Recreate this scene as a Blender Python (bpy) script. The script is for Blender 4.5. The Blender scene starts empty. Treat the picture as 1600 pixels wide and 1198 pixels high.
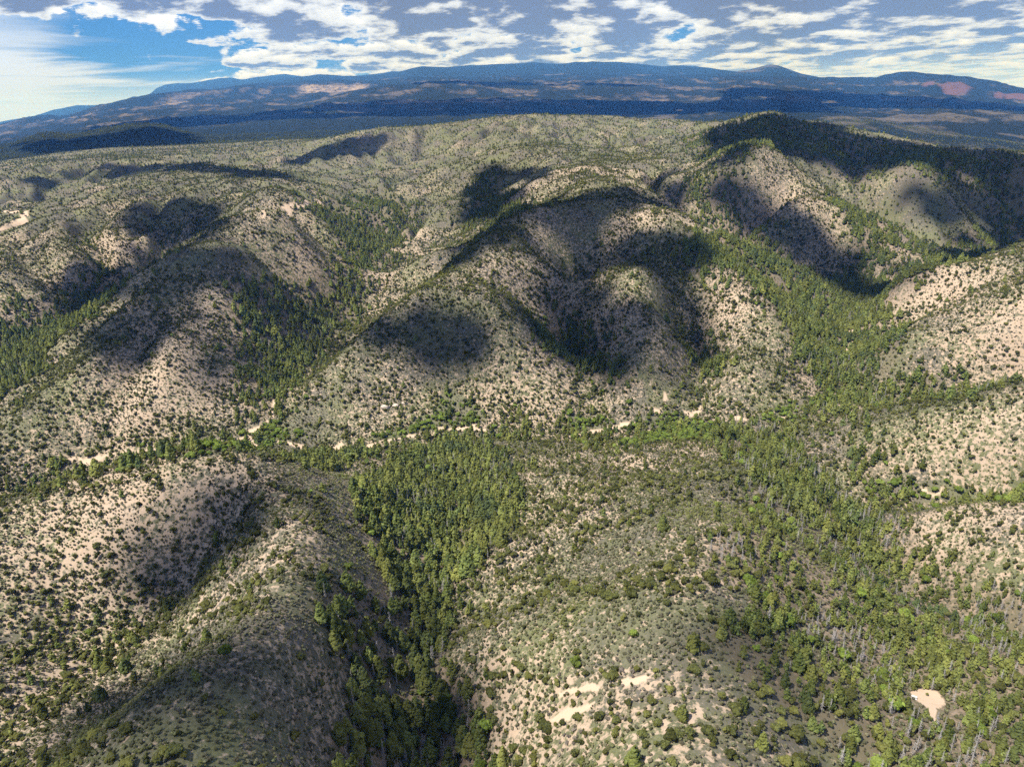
import bpy, math, random
import numpy as np
from mathutils import Matrix, Vector

random.seed(7)
rng = np.random.default_rng(11)
scene = bpy.context.scene
COL = scene.collection

# ------------------------------------------------------------------ camera
PW, PH, F = 1600.0, 1198.0, 1080.0           # photograph size and focal length in its pixels
CAM_H = 230.0                                # metres above the creek
PITCH, ROLL = math.radians(21.41), math.radians(1.97)
fwd = np.array([0, math.cos(PITCH), -math.sin(PITCH)])
r0 = np.array([1.0, 0, 0]); u0 = np.array([0, math.sin(PITCH), math.cos(PITCH)])
right = math.cos(ROLL) * r0 - math.sin(ROLL) * u0
up = math.sin(ROLL) * r0 + math.cos(ROLL) * u0
camd = bpy.data.cameras.new('camera')
cam = bpy.data.objects.new('camera', camd); COL.objects.link(cam)
M = Matrix(((right[0], up[0], -fwd[0], 0), (right[1], up[1], -fwd[1], 0), (right[2], up[2], -fwd[2], CAM_H), (0, 0, 0, 1)))
cam.matrix_world = M
camd.sensor_fit = 'HORIZONTAL'; camd.sensor_width = 36.0; camd.lens = 36.0 * F / PW
camd.clip_start = 1.0; camd.clip_end = 200000.0
scene.camera = cam

# ------------------------------------------------------------------ light and exposure
SUN_EL, SUN_AZ = math.radians(59), math.radians(238)      # azimuth clockwise from +Y: from the left, a little behind
S = np.array([math.sin(SUN_AZ) * math.cos(SUN_EL), math.cos(SUN_AZ) * math.cos(SUN_EL), math.sin(SUN_EL)])
sd = bpy.data.lights.new('sun', 'SUN'); sd.energy = 3.9; sd.angle = math.radians(0.6); sd.color = (1.0, 0.95, 0.87)
sun = bpy.data.objects.new('sun', sd); COL.objects.link(sun)
sun.rotation_euler = Vector(S).to_track_quat('Z', 'Y').to_euler()
sun.location = (0, 0, 3000)
vs = scene.view_settings
vs.view_transform = 'Standard'; vs.look = 'None'; vs.gamma = 1.0; vs.use_curve_mapping = False; vs.exposure = 1.08
cy = scene.cycles
cy.max_bounces = 4; cy.diffuse_bounces = 2; cy.glossy_bounces = 1; cy.transmission_bounces = 1; cy.volume_bounces = 0
cy.transparent_max_bounces = 4; cy.use_denoising = False; cy.caustics_reflective = False; cy.caustics_refractive = False

class NT:
    """small helper for node trees"""
    def __init__(s, tree): s.t = tree; s.t.nodes.clear()
    def n(s, kind, **kw):
        nd = s.t.nodes.new(kind)
        for k, v in kw.items():
            if k.startswith('i_'):
                key = k[2:]
                key = int(key) if key.isdigit() else key.replace('_', ' ')
                s.put(nd.inputs[key], v)
            else: setattr(nd, k, v)
        return nd
    def put(s, sock, v):
        if isinstance(v, bpy.types.NodeSocket): s.t.links.new(v, sock)
        elif isinstance(v, bpy.types.Node): s.t.links.new(v.outputs[0], sock)
        else:
            if hasattr(sock.default_value, '__len__') and not hasattr(v, '__len__'): v = (v,) * len(sock.default_value)
            if hasattr(sock.default_value, '__len__') and len(sock.default_value) == 4 and len(v) == 3: v = (*v, 1)
            sock.default_value = v
    def math(s, op, a, b=0.0, c=None, clamp=False):
        nd = s.t.nodes.new('ShaderNodeMath'); nd.operation = op; nd.use_clamp = clamp
        s.put(nd.inputs[0], a); s.put(nd.inputs[1], b)
        if c is not None: s.put(nd.inputs[2], c)
        return nd.outputs[0]
    def vmath(s, op, a, b=(0, 0, 0)):
        nd = s.t.nodes.new('ShaderNodeVectorMath'); nd.operation = op
        s.put(nd.inputs[0], a)
        if op == 'SCALE': s.put(nd.inputs['Scale'], b)
        else: s.put(nd.inputs[1], b)
        return nd.outputs[1] if op in ('LENGTH', 'DOT_PRODUCT') else nd.outputs[0]
    def mix(s, fac, a, b, blend='MIX'):
        nd = s.t.nodes.new('ShaderNodeMix'); nd.data_type = 'RGBA'; nd.blend_type = blend; nd.clamp_factor = True
        s.put(nd.inputs[0], fac); s.put(nd.inputs[6], a); s.put(nd.inputs[7], b)
        return nd.outputs[2]
    def ss(s, x, lo, hi):
        nd = s.t.nodes.new('ShaderNodeMapRange'); nd.interpolation_type = 'SMOOTHSTEP'; nd.clamp = True
        s.put(nd.inputs[0], x); nd.inputs[1].default_value = lo; nd.inputs[2].default_value = hi
        return nd.outputs[0]
    def noise(s, vec, scale, detail=5, rough=0.55, dist=0.0):
        nd = s.t.nodes.new('ShaderNodeTexNoise'); s.put(nd.inputs['Vector'], vec)
        nd.inputs['Scale'].default_value = scale; nd.inputs['Detail'].default_value = detail
        nd.inputs['Roughness'].default_value = rough; nd.inputs['Distortion'].default_value = dist
        return nd.outputs[0]
    def link(s, a, b): s.t.links.new(a, b)

# ---- world: Nishita sky with a broken deck of cumulus seen from a little below its base
w = bpy.data.worlds.new('World'); scene.world = w; w.use_nodes = True
T = NT(w.node_tree)
sky = T.n('ShaderNodeTexSky'); sky.sky_type = 'NISHITA'; sky.sun_disc = False
sky.sun_elevation = SUN_EL; sky.sun_rotation = SUN_AZ; sky.altitude = 1800; sky.air_density = 1.0; sky.dust_density = 0.6; sky.ozone_density = 2.0
geo = T.n('ShaderNodeTexCoord')
dirv = geo.outputs['Generated']
sep = T.n('ShaderNodeSeparateXYZ', i_0=dirv)
dx, dy, dz = sep.outputs
zc = T.math('MAXIMUM', dz, 0.014)
az = T.math('ARCTAN2', dx, dy)
hor = T.n('ShaderNodeVectorMath', operation='MULTIPLY', i_0=T.vmath('SCALE', dirv, T.math('DIVIDE', 1.0, zc)), i_1=(1, 1, 0)).outputs[0]
gap = T.math('MULTIPLY', T.math('MULTIPLY', T.ss(az, -0.30, -0.43), T.ss(dz, 0.128, 0.100)), 0.24)     # the break in the deck towards the left
bigf = T.noise(T.vmath('SCALE', hor, 1.35), 0.045, 2, 0.5)
bias = T.math('SUBTRACT', T.math('MULTIPLY', T.math('SUBTRACT', bigf, 0.5), 0.35), gap)
bias = T.math('ADD', bias, T.math('MULTIPLY', T.ss(dz, 0.07, 0.13), 0.075))
bias = T.math('ADD', bias, T.math('MULTIPLY', T.ss(az, -0.24, -0.10), 0.016))
veiln = T.noise(T.vmath('SCALE', hor, 6.0), 0.030, 5, 0.62, 0.5)
bg = T.mix(0.90, sky.outputs[0], (0.13, 0.98, 3.2))
veil = T.math('MULTIPLY', T.ss(T.math('ADD', veiln, T.math('MULTIPLY', T.ss(az, -0.44, -0.60), 0.28)), 0.52, 0.72), T.ss(dz, 0.17, 0.06))
bg = T.mix(veil, bg, (3.8, 4.35, 5.9))
col = T.mix(T.math('MULTIPLY', T.ss(dz, 0.065, 0.0), 0.85), bg, (3.3, 4.2, 6.6))
dome = T.math('POWER', T.math('DIVIDE', 1.0, T.math('ADD', T.math('MAXIMUM', dz, 0.0), 0.016)), 0.42)
dome = T.n('ShaderNodeVectorMath', operation='MULTIPLY', i_0=T.vmath('SCALE', dirv, dome), i_1=(0.86, 0.86, 0)).outputs[0]
NL = 10
for i in range(NL - 1, -1, -1):                                   # farthest slice first
    p3 = T.vmath('ADD', T.vmath('SCALE', dome, 1 + 0.0065 * i), (0.0, 0.0, 0.006 * i))
    f = T.noise(p3, 6.6, 9, 0.60, 0.0)
    f = T.math('ADD', f, bias)
    th = 0.427 + 0.0088 * i
    c = T.ss(f, th, th + 0.055)
    k = i / (NL - 1)
    shade = T.ss(f, th + 0.035, th + 0.15)
    top = tuple(a_ * (1 - k ** .8) + b_ * k ** .8 for a_, b_ in zip((4.1, 4.5, 5.5), (5.9, 6.2, 7.1)))
    low = tuple(a_ * (1 - k ** .8) + b_ * k ** .8 for a_, b_ in zip((0.95, 1.2, 1.9), (3.9, 4.3, 5.5)))
    col = T.mix(T.math('MULTIPLY', c, 0.96 if i else 0.98), col, T.mix(shade, top, low))
col = T.mix(T.math('MULTIPLY', T.ss(dz, 0.060, 0.012), 0.62), col, (3.8, 4.5, 6.5))
bgn = T.n('ShaderNodeBackground', i_Color=col, i_Strength=0.10)
T.link(bgn.outputs[0], T.n('ShaderNodeOutputWorld').inputs[0])

# ------------------------------------------------------------------ projection helpers
def ray(px, py):
    d = np.multiply.outer((np.asarray(px, float) - PW / 2) / F, right) + np.multiply.outer((PH / 2 - np.asarray(py, float)) / F, up) + fwd
    return d
def az_tan(px, py):
    d = ray(px, py)
    return np.arctan2(d[..., 0], d[..., 1]), d[..., 2] / np.hypot(d[..., 0], d[..., 1])
def project(x, y, z):
    p = np.stack([x, y, np.asarray(z) - CAM_H], -1)
    w_ = p @ fwd; w_ = np.where(np.abs(w_) < 1e-6, 1e-6, w_)
    return PW / 2 + F * (p @ right) / w_, PH / 2 - F * (p @ up) / w_, w_

# ------------------------------------------------------------------ numpy noise
_perm = np.random.default_rng(5).permutation(4096)
_grad = np.random.default_rng(6).uniform(0, 2 * np.pi, 4096)
def perlin(x, y, seed=0):
    xi = np.floor(x).astype(np.int64); yi = np.floor(y).astype(np.int64)
    xf = x - xi; yf = y - yi
    u = xf ** 3 * (xf * (xf * 6 - 15) + 10); v = yf ** 3 * (yf * (yf * 6 - 15) + 10)
    def g(ix, iy, fx, fy):
        h = _perm[(_perm[(ix + seed * 131) & 4095] + iy) & 4095]
        a = _grad[h]
        return np.cos(a) * fx + np.sin(a) * fy
    n00 = g(xi, yi, xf, yf); n10 = g(xi + 1, yi, xf - 1, yf)
    n01 = g(xi, yi + 1, xf, yf - 1); n11 = g(xi + 1, yi + 1, xf - 1, yf - 1)
    return (n00 * (1 - u) + n10 * u) * (1 - v) + (n01 * (1 - u) + n11 * u) * v
def fbm(x, y, oct=4, seed=0, gain=0.5):
    s = np.zeros_like(x, dtype=float); a = 1.0
    for o in range(oct):
        s += a * perlin(x, y, seed + o); x = x * 2.03; y = y * 2.03; a *= gain
    return s
def ridged(x, y, oct=4, seed=0, gain=0.5):
    s = np.zeros_like(x, dtype=float); a = 1.0
    for o in range(oct):
        s += a * (1 - 2.4 * np.abs(perlin(x, y, seed + o))); x = x * 2.07; y = y * 2.07; a *= gain
    return s
def sstep(x, a, b):
    t = np.clip((x - a) / (b - a), 0, 1); return t * t * (3 - 2 * t)

# ------------------------------------------------------------------ terrain: surveyed spot heights (image point, height above creek)
CZ = [
 # creek and its road, left to right
 (-300,790,-18),(-150,760,-14),(0,738,-12),(110,718,-10),(230,706,-8),(300,695,-6),(385,682,-4),(520,702,-3),(640,682,0),(740,670,1),(880,676,2),(960,663,3),(1050,652,5),(1180,655,6),(1240,635,8),(1300,610,10),
 # main side valley going up to the right
 (1320,560,10),(1335,500,12),(1345,465,14),(1400,440,16),(1460,400,20),(1530,362,24),(1600,335,28),(1750,300,32),
 # right upper hill
 (1420,452,48),(1480,425,66),(1600,397,86),(1760,375,100),(1380,590,13),(1480,600,18),(1600,598,24),(1760,600,30),(1420,540,36),(1500,510,52),(1600,500,66),(1750,500,80),(1370,520,22),
 # right lower hill
 (1350,655,22),(1420,640,32),(1500,628,42),(1600,617,50),(1760,610,60),(1300,680,14),(1400,710,24),(1500,700,36),(1600,690,46),(1750,690,56),
 (1250,700,7),(1330,762,9),(1420,772,11),(1520,777,14),(1600,782,17),(1750,790,22),
 (1440,812,26),(1520,800,36),(1600,800,44),(1760,810,52),(1400,835,18),(1480,885,26),(1600,930,38),(1750,980,48),(1560,860,40),
 # forest slope, right
 (1130,690,22),(1165,755,50),(1140,830,74),(1100,900,84),(1090,970,88),(1080,1050,88),(1080,1198,92),(1250,800,34),(1300,880,42),(1400,950,46),(1500,1010,50),(1600,1080,56),(1250,960,62),(1350,1050,62),(1450,1095,64),(1300,1198,76),(1500,1198,70),(1700,1198,64),(1750,1100,56),(1240,730,18),
 # gully in the middle
 (620,1260,50),(620,1198,46),(625,1100,40),(645,1000,33),(680,900,24),(690,820,17),(700,750,9),(712,700,3),
 # spur right of the gully
 (780,715,12),(850,760,32),(900,800,46),(980,740,34),(1050,700,22),(1080,800,62),(950,900,64),(850,940,58),(770,880,36),(800,1020,58),(730,1000,42),(1000,1000,84),(900,1100,74),(820,1198,62),(960,1198,84),(900,700,14),(730,1120,46),
 # left hill with its bowl
 (350,738,72),(260,762,66),(150,772,58),(60,790,52),(0,802,48),(-150,830,44),(410,765,70),(470,805,70),(505,850,70),(505,920,74),(475,1000,80),(440,1100,86),(410,1198,90),
 (250,900,36),(150,940,30),(60,1040,30),(-20,1120,32),(-150,1200,34),(200,1110,64),(100,1198,72),(330,830,50),(340,960,54),(560,760,36),(575,722,12),(480,745,34),(420,712,6),(550,850,48),(560,960,54),(540,1080,58),(530,1198,64),(300,1050,60),
 # left-hand valley floor
 (440,600,4),(475,545,8),(520,480,12),(560,430,20),(590,380,30),(640,315,58),(700,262,104),
 # central spur: its long crest and the gullies in its face
 (520,590,26),(590,530,50),(660,490,70),(740,440,84),(800,390,96),(850,345,110),(900,320,113),(960,300,115),(1070,268,122),(1030,285,114),
 (620,600,24),(700,600,22),(800,610,20),(850,560,38),(780,520,58),(720,560,40),
 (950,612,14),(930,560,24),(890,500,42),(880,430,64),(875,385,86),
 (1000,440,78),(1000,500,60),(1000,570,34),(980,630,12),(1090,600,14),(1075,540,28),(1050,485,50),(1030,430,74),
 (1110,400,80),(1160,455,62),(1210,520,40),(1240,580,20),(1150,580,26),(1060,350,100),
 (1130,330,80),(1180,372,48),(1260,440,28),(1240,480,28),(1300,520,14),
 # spurs beyond the side valley
 (1190,262,140),(1260,285,112),(1310,325,84),(1350,385,46),(1330,420,22),(1230,330,84),(1200,345,66),
 (1340,275,96),(1400,340,46),(1440,385,24),(1420,300,86),(1480,287,92),(1530,345,32),(1550,310,60),(1600,290,70),
 (1400,262,112),(1500,268,104),(1600,285,80),
 # long slope north of the spur
 (760,330,64),(770,280,96),(720,400,52),(650,430,36),(860,280,118),(950,260,128),(800,240,140),(640,250,108),(600,290,78),
 # left hills
 (60,655,14),(150,590,34),(210,530,52),(290,470,72),(390,410,92),(440,345,112),(430,305,122),
 (0,610,0),(40,545,8),(110,495,20),(200,445,38),(290,395,60),(340,352,82),
 (0,455,46),(80,405,62),(180,345,88),(260,303,110),(310,272,126),
 (-200,520,20),(-200,680,-8),(-200,400,50),
 (400,530,34),(440,470,38),(480,405,48),(520,340,62),(380,590,22),(320,640,10),(220,640,16),(300,560,40),
 (0,335,60),(60,312,72),(150,300,86),(-150,350,44),(480,300,100),(560,330,60),
]
CD = [   # image point, ground distance: crest lines and what lies past them
 (0,285,2200),(100,268,2300),(200,255,2300),(300,262,1900),(400,270,2000),(400,250,2400),(460,230,2700),(540,215,2700),(600,212,2300),(500,255,2100),
 (640,203,2500),(700,197,2450),(760,191,2400),(830,186,2350),(900,189,2300),(950,196,2250),(1010,202,2200),(1060,206,2100),(1100,200,2050),(1150,190,2000),(1205,179,1950),(1250,192,1950),(1320,207,1900),(1400,226,1850),(1500,242,1800),(1600,252,1750),(1750,262,1700),
 (900,225,1900),(1000,235,1800),(1100,245,1600),(1200,225,1650),(1300,250,1500),(700,230,2150),(820,212,2100),
 (0,262,2900),(150,246,2900),(300,238,2800),(-250,330,2800),
]
FAR = [  # distance: image profile x -> y
 (3500, [(-500,400),(-300,330),(0,250),(100,236),(200,228),(300,224),(400,222),(450,216),(600,222),(800,214),(1000,222),(1200,208),(1300,218),(1400,240),(1500,256),(1600,268),(1900,330)]),
 (4600, [(-500,380),(-300,300),(-50,245),(30,226),(60,214),(80,211),(105,214),(125,214),(160,206),(200,199),(235,198),(262,201),(285,209),(330,214),(450,212),(600,204),(720,198),(800,193),(900,196),(1000,200),(1100,205),(1250,196),(1290,190),(1320,187),(1360,192),(1410,202),(1450,206),(1520,216),(1600,230),(1900,290)]),
 (6300, [(-500,370),(-300,292),(0,235),(200,208),(300,206),(400,200),(500,190),(600,186),(760,183),(900,186),(1000,186),(1150,182),(1300,184),(1420,183),(1470,178),(1550,181),(1600,186),(1900,240)]),
 (8600, [(-500,350),(-300,285),(0,226),(200,198),(300,190),(400,184),(480,176),(520,172),(600,171),(700,169),(800,167),(900,170),(1000,172),(1200,170),(1400,176),(1600,184),(1900,225)]),
 (9000, [(-500,350),(-300,285),(0,225),(200,196),(300,188),(400,182),(480,175),(520,168),(600,164),(700,163),(800,161),(900,164),(1000,168),(1200,166),(1400,174),(1600,183),(1900,225)]),
 (11500,[(-500,330),(-300,280),(0,218),(200,183),(300,174),(400,168),(470,165),(520,160),(560,150),(600,145),(640,141),(690,136),(740,138),(780,143),(850,141),(950,141),(1050,146),(1120,150),(1200,152),(1300,154),(1400,163),(1600,180),(1900,222)]),
 (14500,[(-500,330),(-300,275),(0,210),(50,197),(100,195),(150,184),(200,175),(300,163),(400,156),(450,153),(480,151),(560,152),(600,143),(700,136),(800,135),(900,135),(1000,135),(1100,138),(1200,143),(1280,145),(1350,148),(1420,150),(1500,158),(1600,168),(1900,215)]),
 (15000,[(-500,330),(-300,275),(0,204),(30,197),(55,191),(100,190),(150,175),(200,165),(260,155),(320,149),(400,147),(450,146),(470,143),(481,138),(500,138),(570,139),(600,141),(700,134),(800,133),(900,134),(1000,132),(1100,133),(1200,137),(1280,141),(1350,140),(1420,138),(1500,143),(1600,155),(1900,205)]),
 (18000,[(-500,330),(-300,280),(0,206),(60,193),(100,191),(150,175),(200,164),(260,153),(320,145),(400,139),(500,133),(570,133),(650,128),(760,127),(900,122),(1000,122),(1100,124),(1200,127),(1280,128),(1330,127),(1365,129),(1385,123),(1400,120),(1415,119),(1430,120),(1445,123),(1480,124),(1500,127),(1530,130),(1560,135),(1600,144),(1900,200)]),
 (24000,[(-500,330),(-300,285),(0,212),(200,176),(300,150),(350,139),(400,132),(450,125),(500,118),(540,121),(575,120),(600,117),(625,114),(645,108),(660,105),(700,107),(740,104),(800,101),(835,99),(850,101),(880,101),(900,98),(915,99),(925,98),(940,99),(965,98),(985,100),(1000,102),(1035,106),(1060,104),(1090,106),(1150,114),(1175,110),(1190,106),(1200,103.5),(1210,103.5),(1220,106),(1250,117),(1280,123),(1320,127),(1345,125.5),(1370,128),(1450,127),(1520,130),(1600,142),(1900,200)]),
 (33000,[(-500,330),(-300,270),(0,192),(50,183),(85,173),(120,165),(150,166),(180,165),(215,158),(235,148),(245,139),(258,133),(280,131),(300,131),(320,128),(345,123),(360,123),(380,126),(400,122),(430,118),(445,117),(470,121),(500,126),(600,116),(610,113),(700,116),(1000,112),(1300,130),(1600,146),(1900,205)]),
 (44000,[(-500,320),(-300,260),(0,207),(500,190),(800,178),(1200,164),(1600,152),(1900,210)]),
]
pts, zs = [], []
for px, py, z in CZ:
    d = ray(px, py); t = (z - CAM_H) / d[2]
    pts.append((d[0] * t, d[1] * t)); zs.append(z)
for px, py, D in CD + [(px, py, 3500) for px, py in FAR[0][1]]:
    a, tn = az_tan(px, py)
    pts.append((math.sin(a) * D, math.cos(a) * D)); zs.append(CAM_H + tn * D)
pts = np.array(pts) / 1000.0; zs = np.array(zs)
def tps_k(r2): return 0.5 * r2 * np.log(r2 + 1e-12)
nP = len(pts)
K = tps_k(((pts[:, None] - pts[None]) ** 2).sum(-1)) + np.eye(nP) * 2e-5
P = np.c_[np.ones(nP), pts]
A = np.block([[K, P], [P.T, np.zeros((3, 3))]])
sol = np.linalg.solve(A, np.r_[zs, 0, 0, 0])
def z_tps(x, y):
    x = x.ravel() / 1000; y = y.ravel() / 1000; out = np.empty_like(x)
    for i in range(0, len(x), 40000):
        xx = x[i:i + 40000]; yy = y[i:i + 40000]
        r2 = (xx[:, None] - pts[None, :, 0]) ** 2 + (yy[:, None] - pts[None, :, 1]) ** 2
        out[i:i + 40000] = tps_k(r2) @ sol[:nP] + sol[nP] + sol[nP + 1] * xx + sol[nP + 2] * yy
    return out

# polar sheet: azimuth x log range
NA = 1000
AZ = np.linspace(math.radians(-60), math.radians(60), NA)
R_IN, R_MID, R_OUT = 55.0, 3200.0, 46000.0
NN, NF = 780, 330
RN = np.exp(np.linspace(math.log(R_IN), math.log(R_MID), NN))
RF = np.exp(np.linspace(math.log(R_MID), math.log(R_OUT), NF))

layer_az, layer_tan = [], []
fl = np.log([l[0] for l in FAR])
LT = []
for D, prof in FAR:
    p = np.array(prof, float)
    if D > 6000:                                   # past the frame the far country carries on level
        y0 = np.interp(0, p[:, 0], p[:, 1]); y1 = np.interp(1600, p[:, 0], p[:, 1])
        p = p[(p[:, 0] >= 0) & (p[:, 0] <= 1600)]
        p = np.r_[[(-500, y0 + 17)], p, [(1900, y1 - 6)]]
    xs = np.linspace(p[0, 0], p[-1, 0], 2400); ys = np.interp(xs, p[:, 0], p[:, 1])
    ker = np.hanning(9); ker /= ker.sum(); ys2 = np.convolve(np.pad(ys, 4, 'edge'), ker, 'valid')
    a, t = az_tan(xs, ys2)
    LT.append(np.interp(AZ, a, t))
LT = np.array(LT)
def far_tan(r):
    lr = np.log(r); k = np.clip(np.searchsorted(fl, lr) - 1, 0, len(fl) - 2)
    t = np.clip((lr - fl[k]) / (fl[k + 1] - fl[k]), 0, 1); t = 0.25 * t + 0.75 * t ** 3 * (t * (t * 6 - 15) + 10)
    return LT[k] * (1 - t) + LT[k + 1] * t

RR = np.r_[RN, RF[1:]]
G_r, G_a = np.meshgrid(RR, AZ, indexing='ij')
GX = G_r * np.sin(G_a); GY = G_r * np.cos(G_a)
GZ = np.empty_like(GX)
n_tps = int((RR < 3500).sum())
GZ[:n_tps] = z_tps(GX[:n_tps], GY[:n_tps]).reshape(n_tps, NA)
for i, r in enumerate(RR):
    if r > 2700:
        zf = CAM_H + far_tan(r) * r
        b = float(sstep(np.array(r), 2700, 3500))
        GZ[i] = (GZ[i] if r < 3500 else zf) * (1 - b) + zf * b
# erosion: run water over the survey surface and let it cut branching draws
CS = 6.0
cxs = np.arange(-1900, 1900, CS); cys = np.arange(40, 3300, CS); CX, CY = np.meshgrid(cxs, cys)
CZg = z_tps(CX, CY).reshape(CX.shape) + 1.6 * fbm(CX / 70, CY / 70, 4, 30) + 0.8 * perlin(CX / 16, CY / 16, 35)
ny_, nx_ = CZg.shape
best = np.full(CZg.shape, 0.0); rec = np.arange(ny_ * nx_).reshape(ny_, nx_).copy(); flat_i = rec.copy()
for dj in (-1, 0, 1):
    for di in (-1, 0, 1):
        if di or dj:
            sh_ = np.full(CZg.shape, 1e9); si = flat_i.copy()
            ys = slice(max(0, dj), ny_ + min(0, dj)); yd = slice(max(0, -dj), ny_ + min(0, -dj))
            xs = slice(max(0, di), nx_ + min(0, di)); xd = slice(max(0, -di), nx_ + min(0, -di))
            sh_[yd, xd] = CZg[ys, xs]; si[yd, xd] = flat_i[ys, xs]
            g_ = (CZg - sh_) / math.hypot(di, dj); m = g_ > best
            best = np.where(m, g_, best); rec = np.where(m, si, rec)
acc = [1.0] * (ny_ * nx_); recl = rec.ravel().tolist()
for i in np.argsort(-CZg.ravel()).tolist():
    j = recl[i]
    if j != i: acc[j] += acc[i]
ACC = np.array(acc).reshape(ny_, nx_)
def blur(a_, n_):
    for _ in range(n_):
        p_ = np.pad(a_, 1, 'edge'); a_ = (p_[:-2, 1:-1] + p_[2:, 1:-1] + 2 * a_) / 4
        p_ = np.pad(a_, 1, 'edge'); a_ = (p_[1:-1, :-2] + p_[1:-1, 2:] + 2 * a_) / 4
    return a_
draw = np.clip(np.log(ACC / 5.0), 0, 4.2)
DRAW = 0.75 * blur(draw, 2) + 1.2 * blur(draw, 7) + 0.8 * blur(draw, 22)
DRAW -= blur(DRAW, 80) * 0.85
def cart(a_, x, y):
    fi = np.clip((y - cys[0]) / CS, 0, ny_ - 1.001); fj = np.clip((x - cxs[0]) / CS, 0, nx_ - 1.001)
    i = fi.astype(int); j = fj.astype(int); u = fi - i; v = fj - j
    return (a_[i, j] * (1 - u) + a_[i + 1, j] * u) * (1 - v) + (a_[i, j + 1] * (1 - u) + a_[i + 1, j + 1] * u) * v
nearf = 1 - sstep(G_r, 2400, 3200)
hgt = sstep(GZ, 4, 45)
wx = GX + 40 * perlin(GX / 200, GY / 200, 40); wy = GY + 40 * perlin(GX / 200, GY / 200, 41)
dr = cart(DRAW, GX, GY)
GZ += nearf * hgt * 4.5 * ridged(wx / 260, wy / 260, 2, 8) * sstep(G_r, 500, 900)
GZ -= nearf * (0.15 + 0.85 * hgt) * dr * 6.0 * np.clip(G_r / 420, 0.45, 1.7)
GZ += nearf * ((0.25 + 0.75 * hgt) * (1.6 * ridged(wx / 120, wy / 120, 4, 3) - 0.6) * np.clip(G_r / 500, 0.35, 1.4) + 0.35 * fbm(GX / 14, GY / 14, 3, 20))
farf = sstep(G_r, 2600, 3600)
lam = G_r * 0.085
rgd = np.zeros_like(GX)
for k, wl in enumerate((520.0, 1100.0, 2300.0)):
    wt = np.exp(-((np.log(np.maximum(lam, 1) / wl)) / 0.8) ** 2)
    wx2 = GX + wl * .5 * perlin(GX / wl / 2, GY / wl / 2, 50 + k); wy2 = GY + wl * .5 * perlin(GX / wl / 2, GY / wl / 2, 60 + k)
    rgd += wt * ridged(wx2 / wl, wy2 / wl, 4, 70 + k)
GZ += farf * (rgd - 0.5) * G_r * 0.0036 * (1 - 0.75 * sstep(G_r, 15000, 22000))
# table lands: a sharp caprock step in the far plateau country
grd_fine = np.gradient(GZ, axis=0)

lnR = np.log(RR)
def z_at(x, y):
    r = np.hypot(x, y); a = np.arctan2(x, y)
    fi = np.interp(np.log(np.maximum(r, R_IN)), lnR, np.arange(len(RR)))
    fj = (a - AZ[0]) / (AZ[-1] - AZ[0]) * (NA - 1)
    fi = np.clip(fi, 0, len(RR) - 1.001); fj = np.clip(fj, 0, NA - 1.001)
    i = fi.astype(int); j = fj.astype(int); u = fi - i; v = fj - j
    return (GZ[i, j] * (1 - u) + GZ[i + 1, j] * u) * (1 - v) + (GZ[i, j + 1] * (1 - u) + GZ[i + 1, j + 1] * u) * v

def ground_hit(px, py):
    """where the sight line through an image point meets the terrain"""
    px = np.asarray(px, float); py = np.asarray(py, float)
    a, tn = az_tan(px, py)
    out = np.zeros((len(px), 3))
    rr = np.exp(np.linspace(math.log(60), math.log(12000), 2600))
    for k in range(len(px)):
        x = rr * math.sin(a[k]); y = rr * math.cos(a[k])
        below = (CAM_H + tn[k] * rr) < z_at(x, y)
        i = int(np.argmax(below)) if below.any() else len(rr) - 1
        out[k] = x[i], y[i], z_at(x[i:i + 1], y[i:i + 1])[0]
    return out
def densify(poly, closed=True, step=25):
    q = []; n = len(poly)
    for i in range(n if closed else n - 1):
        a = np.array(poly[i], float); b = np.array(poly[(i + 1) % n], float)
        m = max(1, int(np.hypot(*(b - a)) / step))
        for k in range(m): q.append(a + (b - a) * k / m)
    if not closed: q.append(np.array(poly[-1], float))
    return np.array(q)
def world_poly(poly, closed=True):
    q = densify(poly, closed); return ground_hit(q[:, 0], q[:, 1])[:, :2]
def inside(x, y, poly):
    c = np.zeros(x.shape, bool); n = len(poly); j = n - 1
    lo = poly.min(0); hi = poly.max(0)
    sel = (x >= lo[0]) & (x <= hi[0]) & (y >= lo[1]) & (y <= hi[1])
    xs = x[sel]; ys = y[sel]; cc = np.zeros(xs.shape, bool)
    for i in range(n):
        xi, yi = poly[i]; xj, yj = poly[j]
        if yi != yj:
            cc ^= ((yi > ys) != (yj > ys)) & (xs < (xj - xi) * (ys - yi) / (yj - yi) + xi)
        j = i
    c[sel] = cc; return c
def line_dist(x, y, pl):
    d = np.full(x.shape, 1e9)
    for (x0, y0), (x1, y1) in zip(pl[:-1], pl[1:]):
        L2 = (x1 - x0) ** 2 + (y1 - y0) ** 2 + 1e-9
        t = np.clip(((x - x0) * (x1 - x0) + (y - y0) * (y1 - y0)) / L2, 0, 1)
        d = np.minimum(d, np.hypot(x - x0 - t * (x1 - x0), y - y0 - t * (y1 - y0)))
    return d

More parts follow.
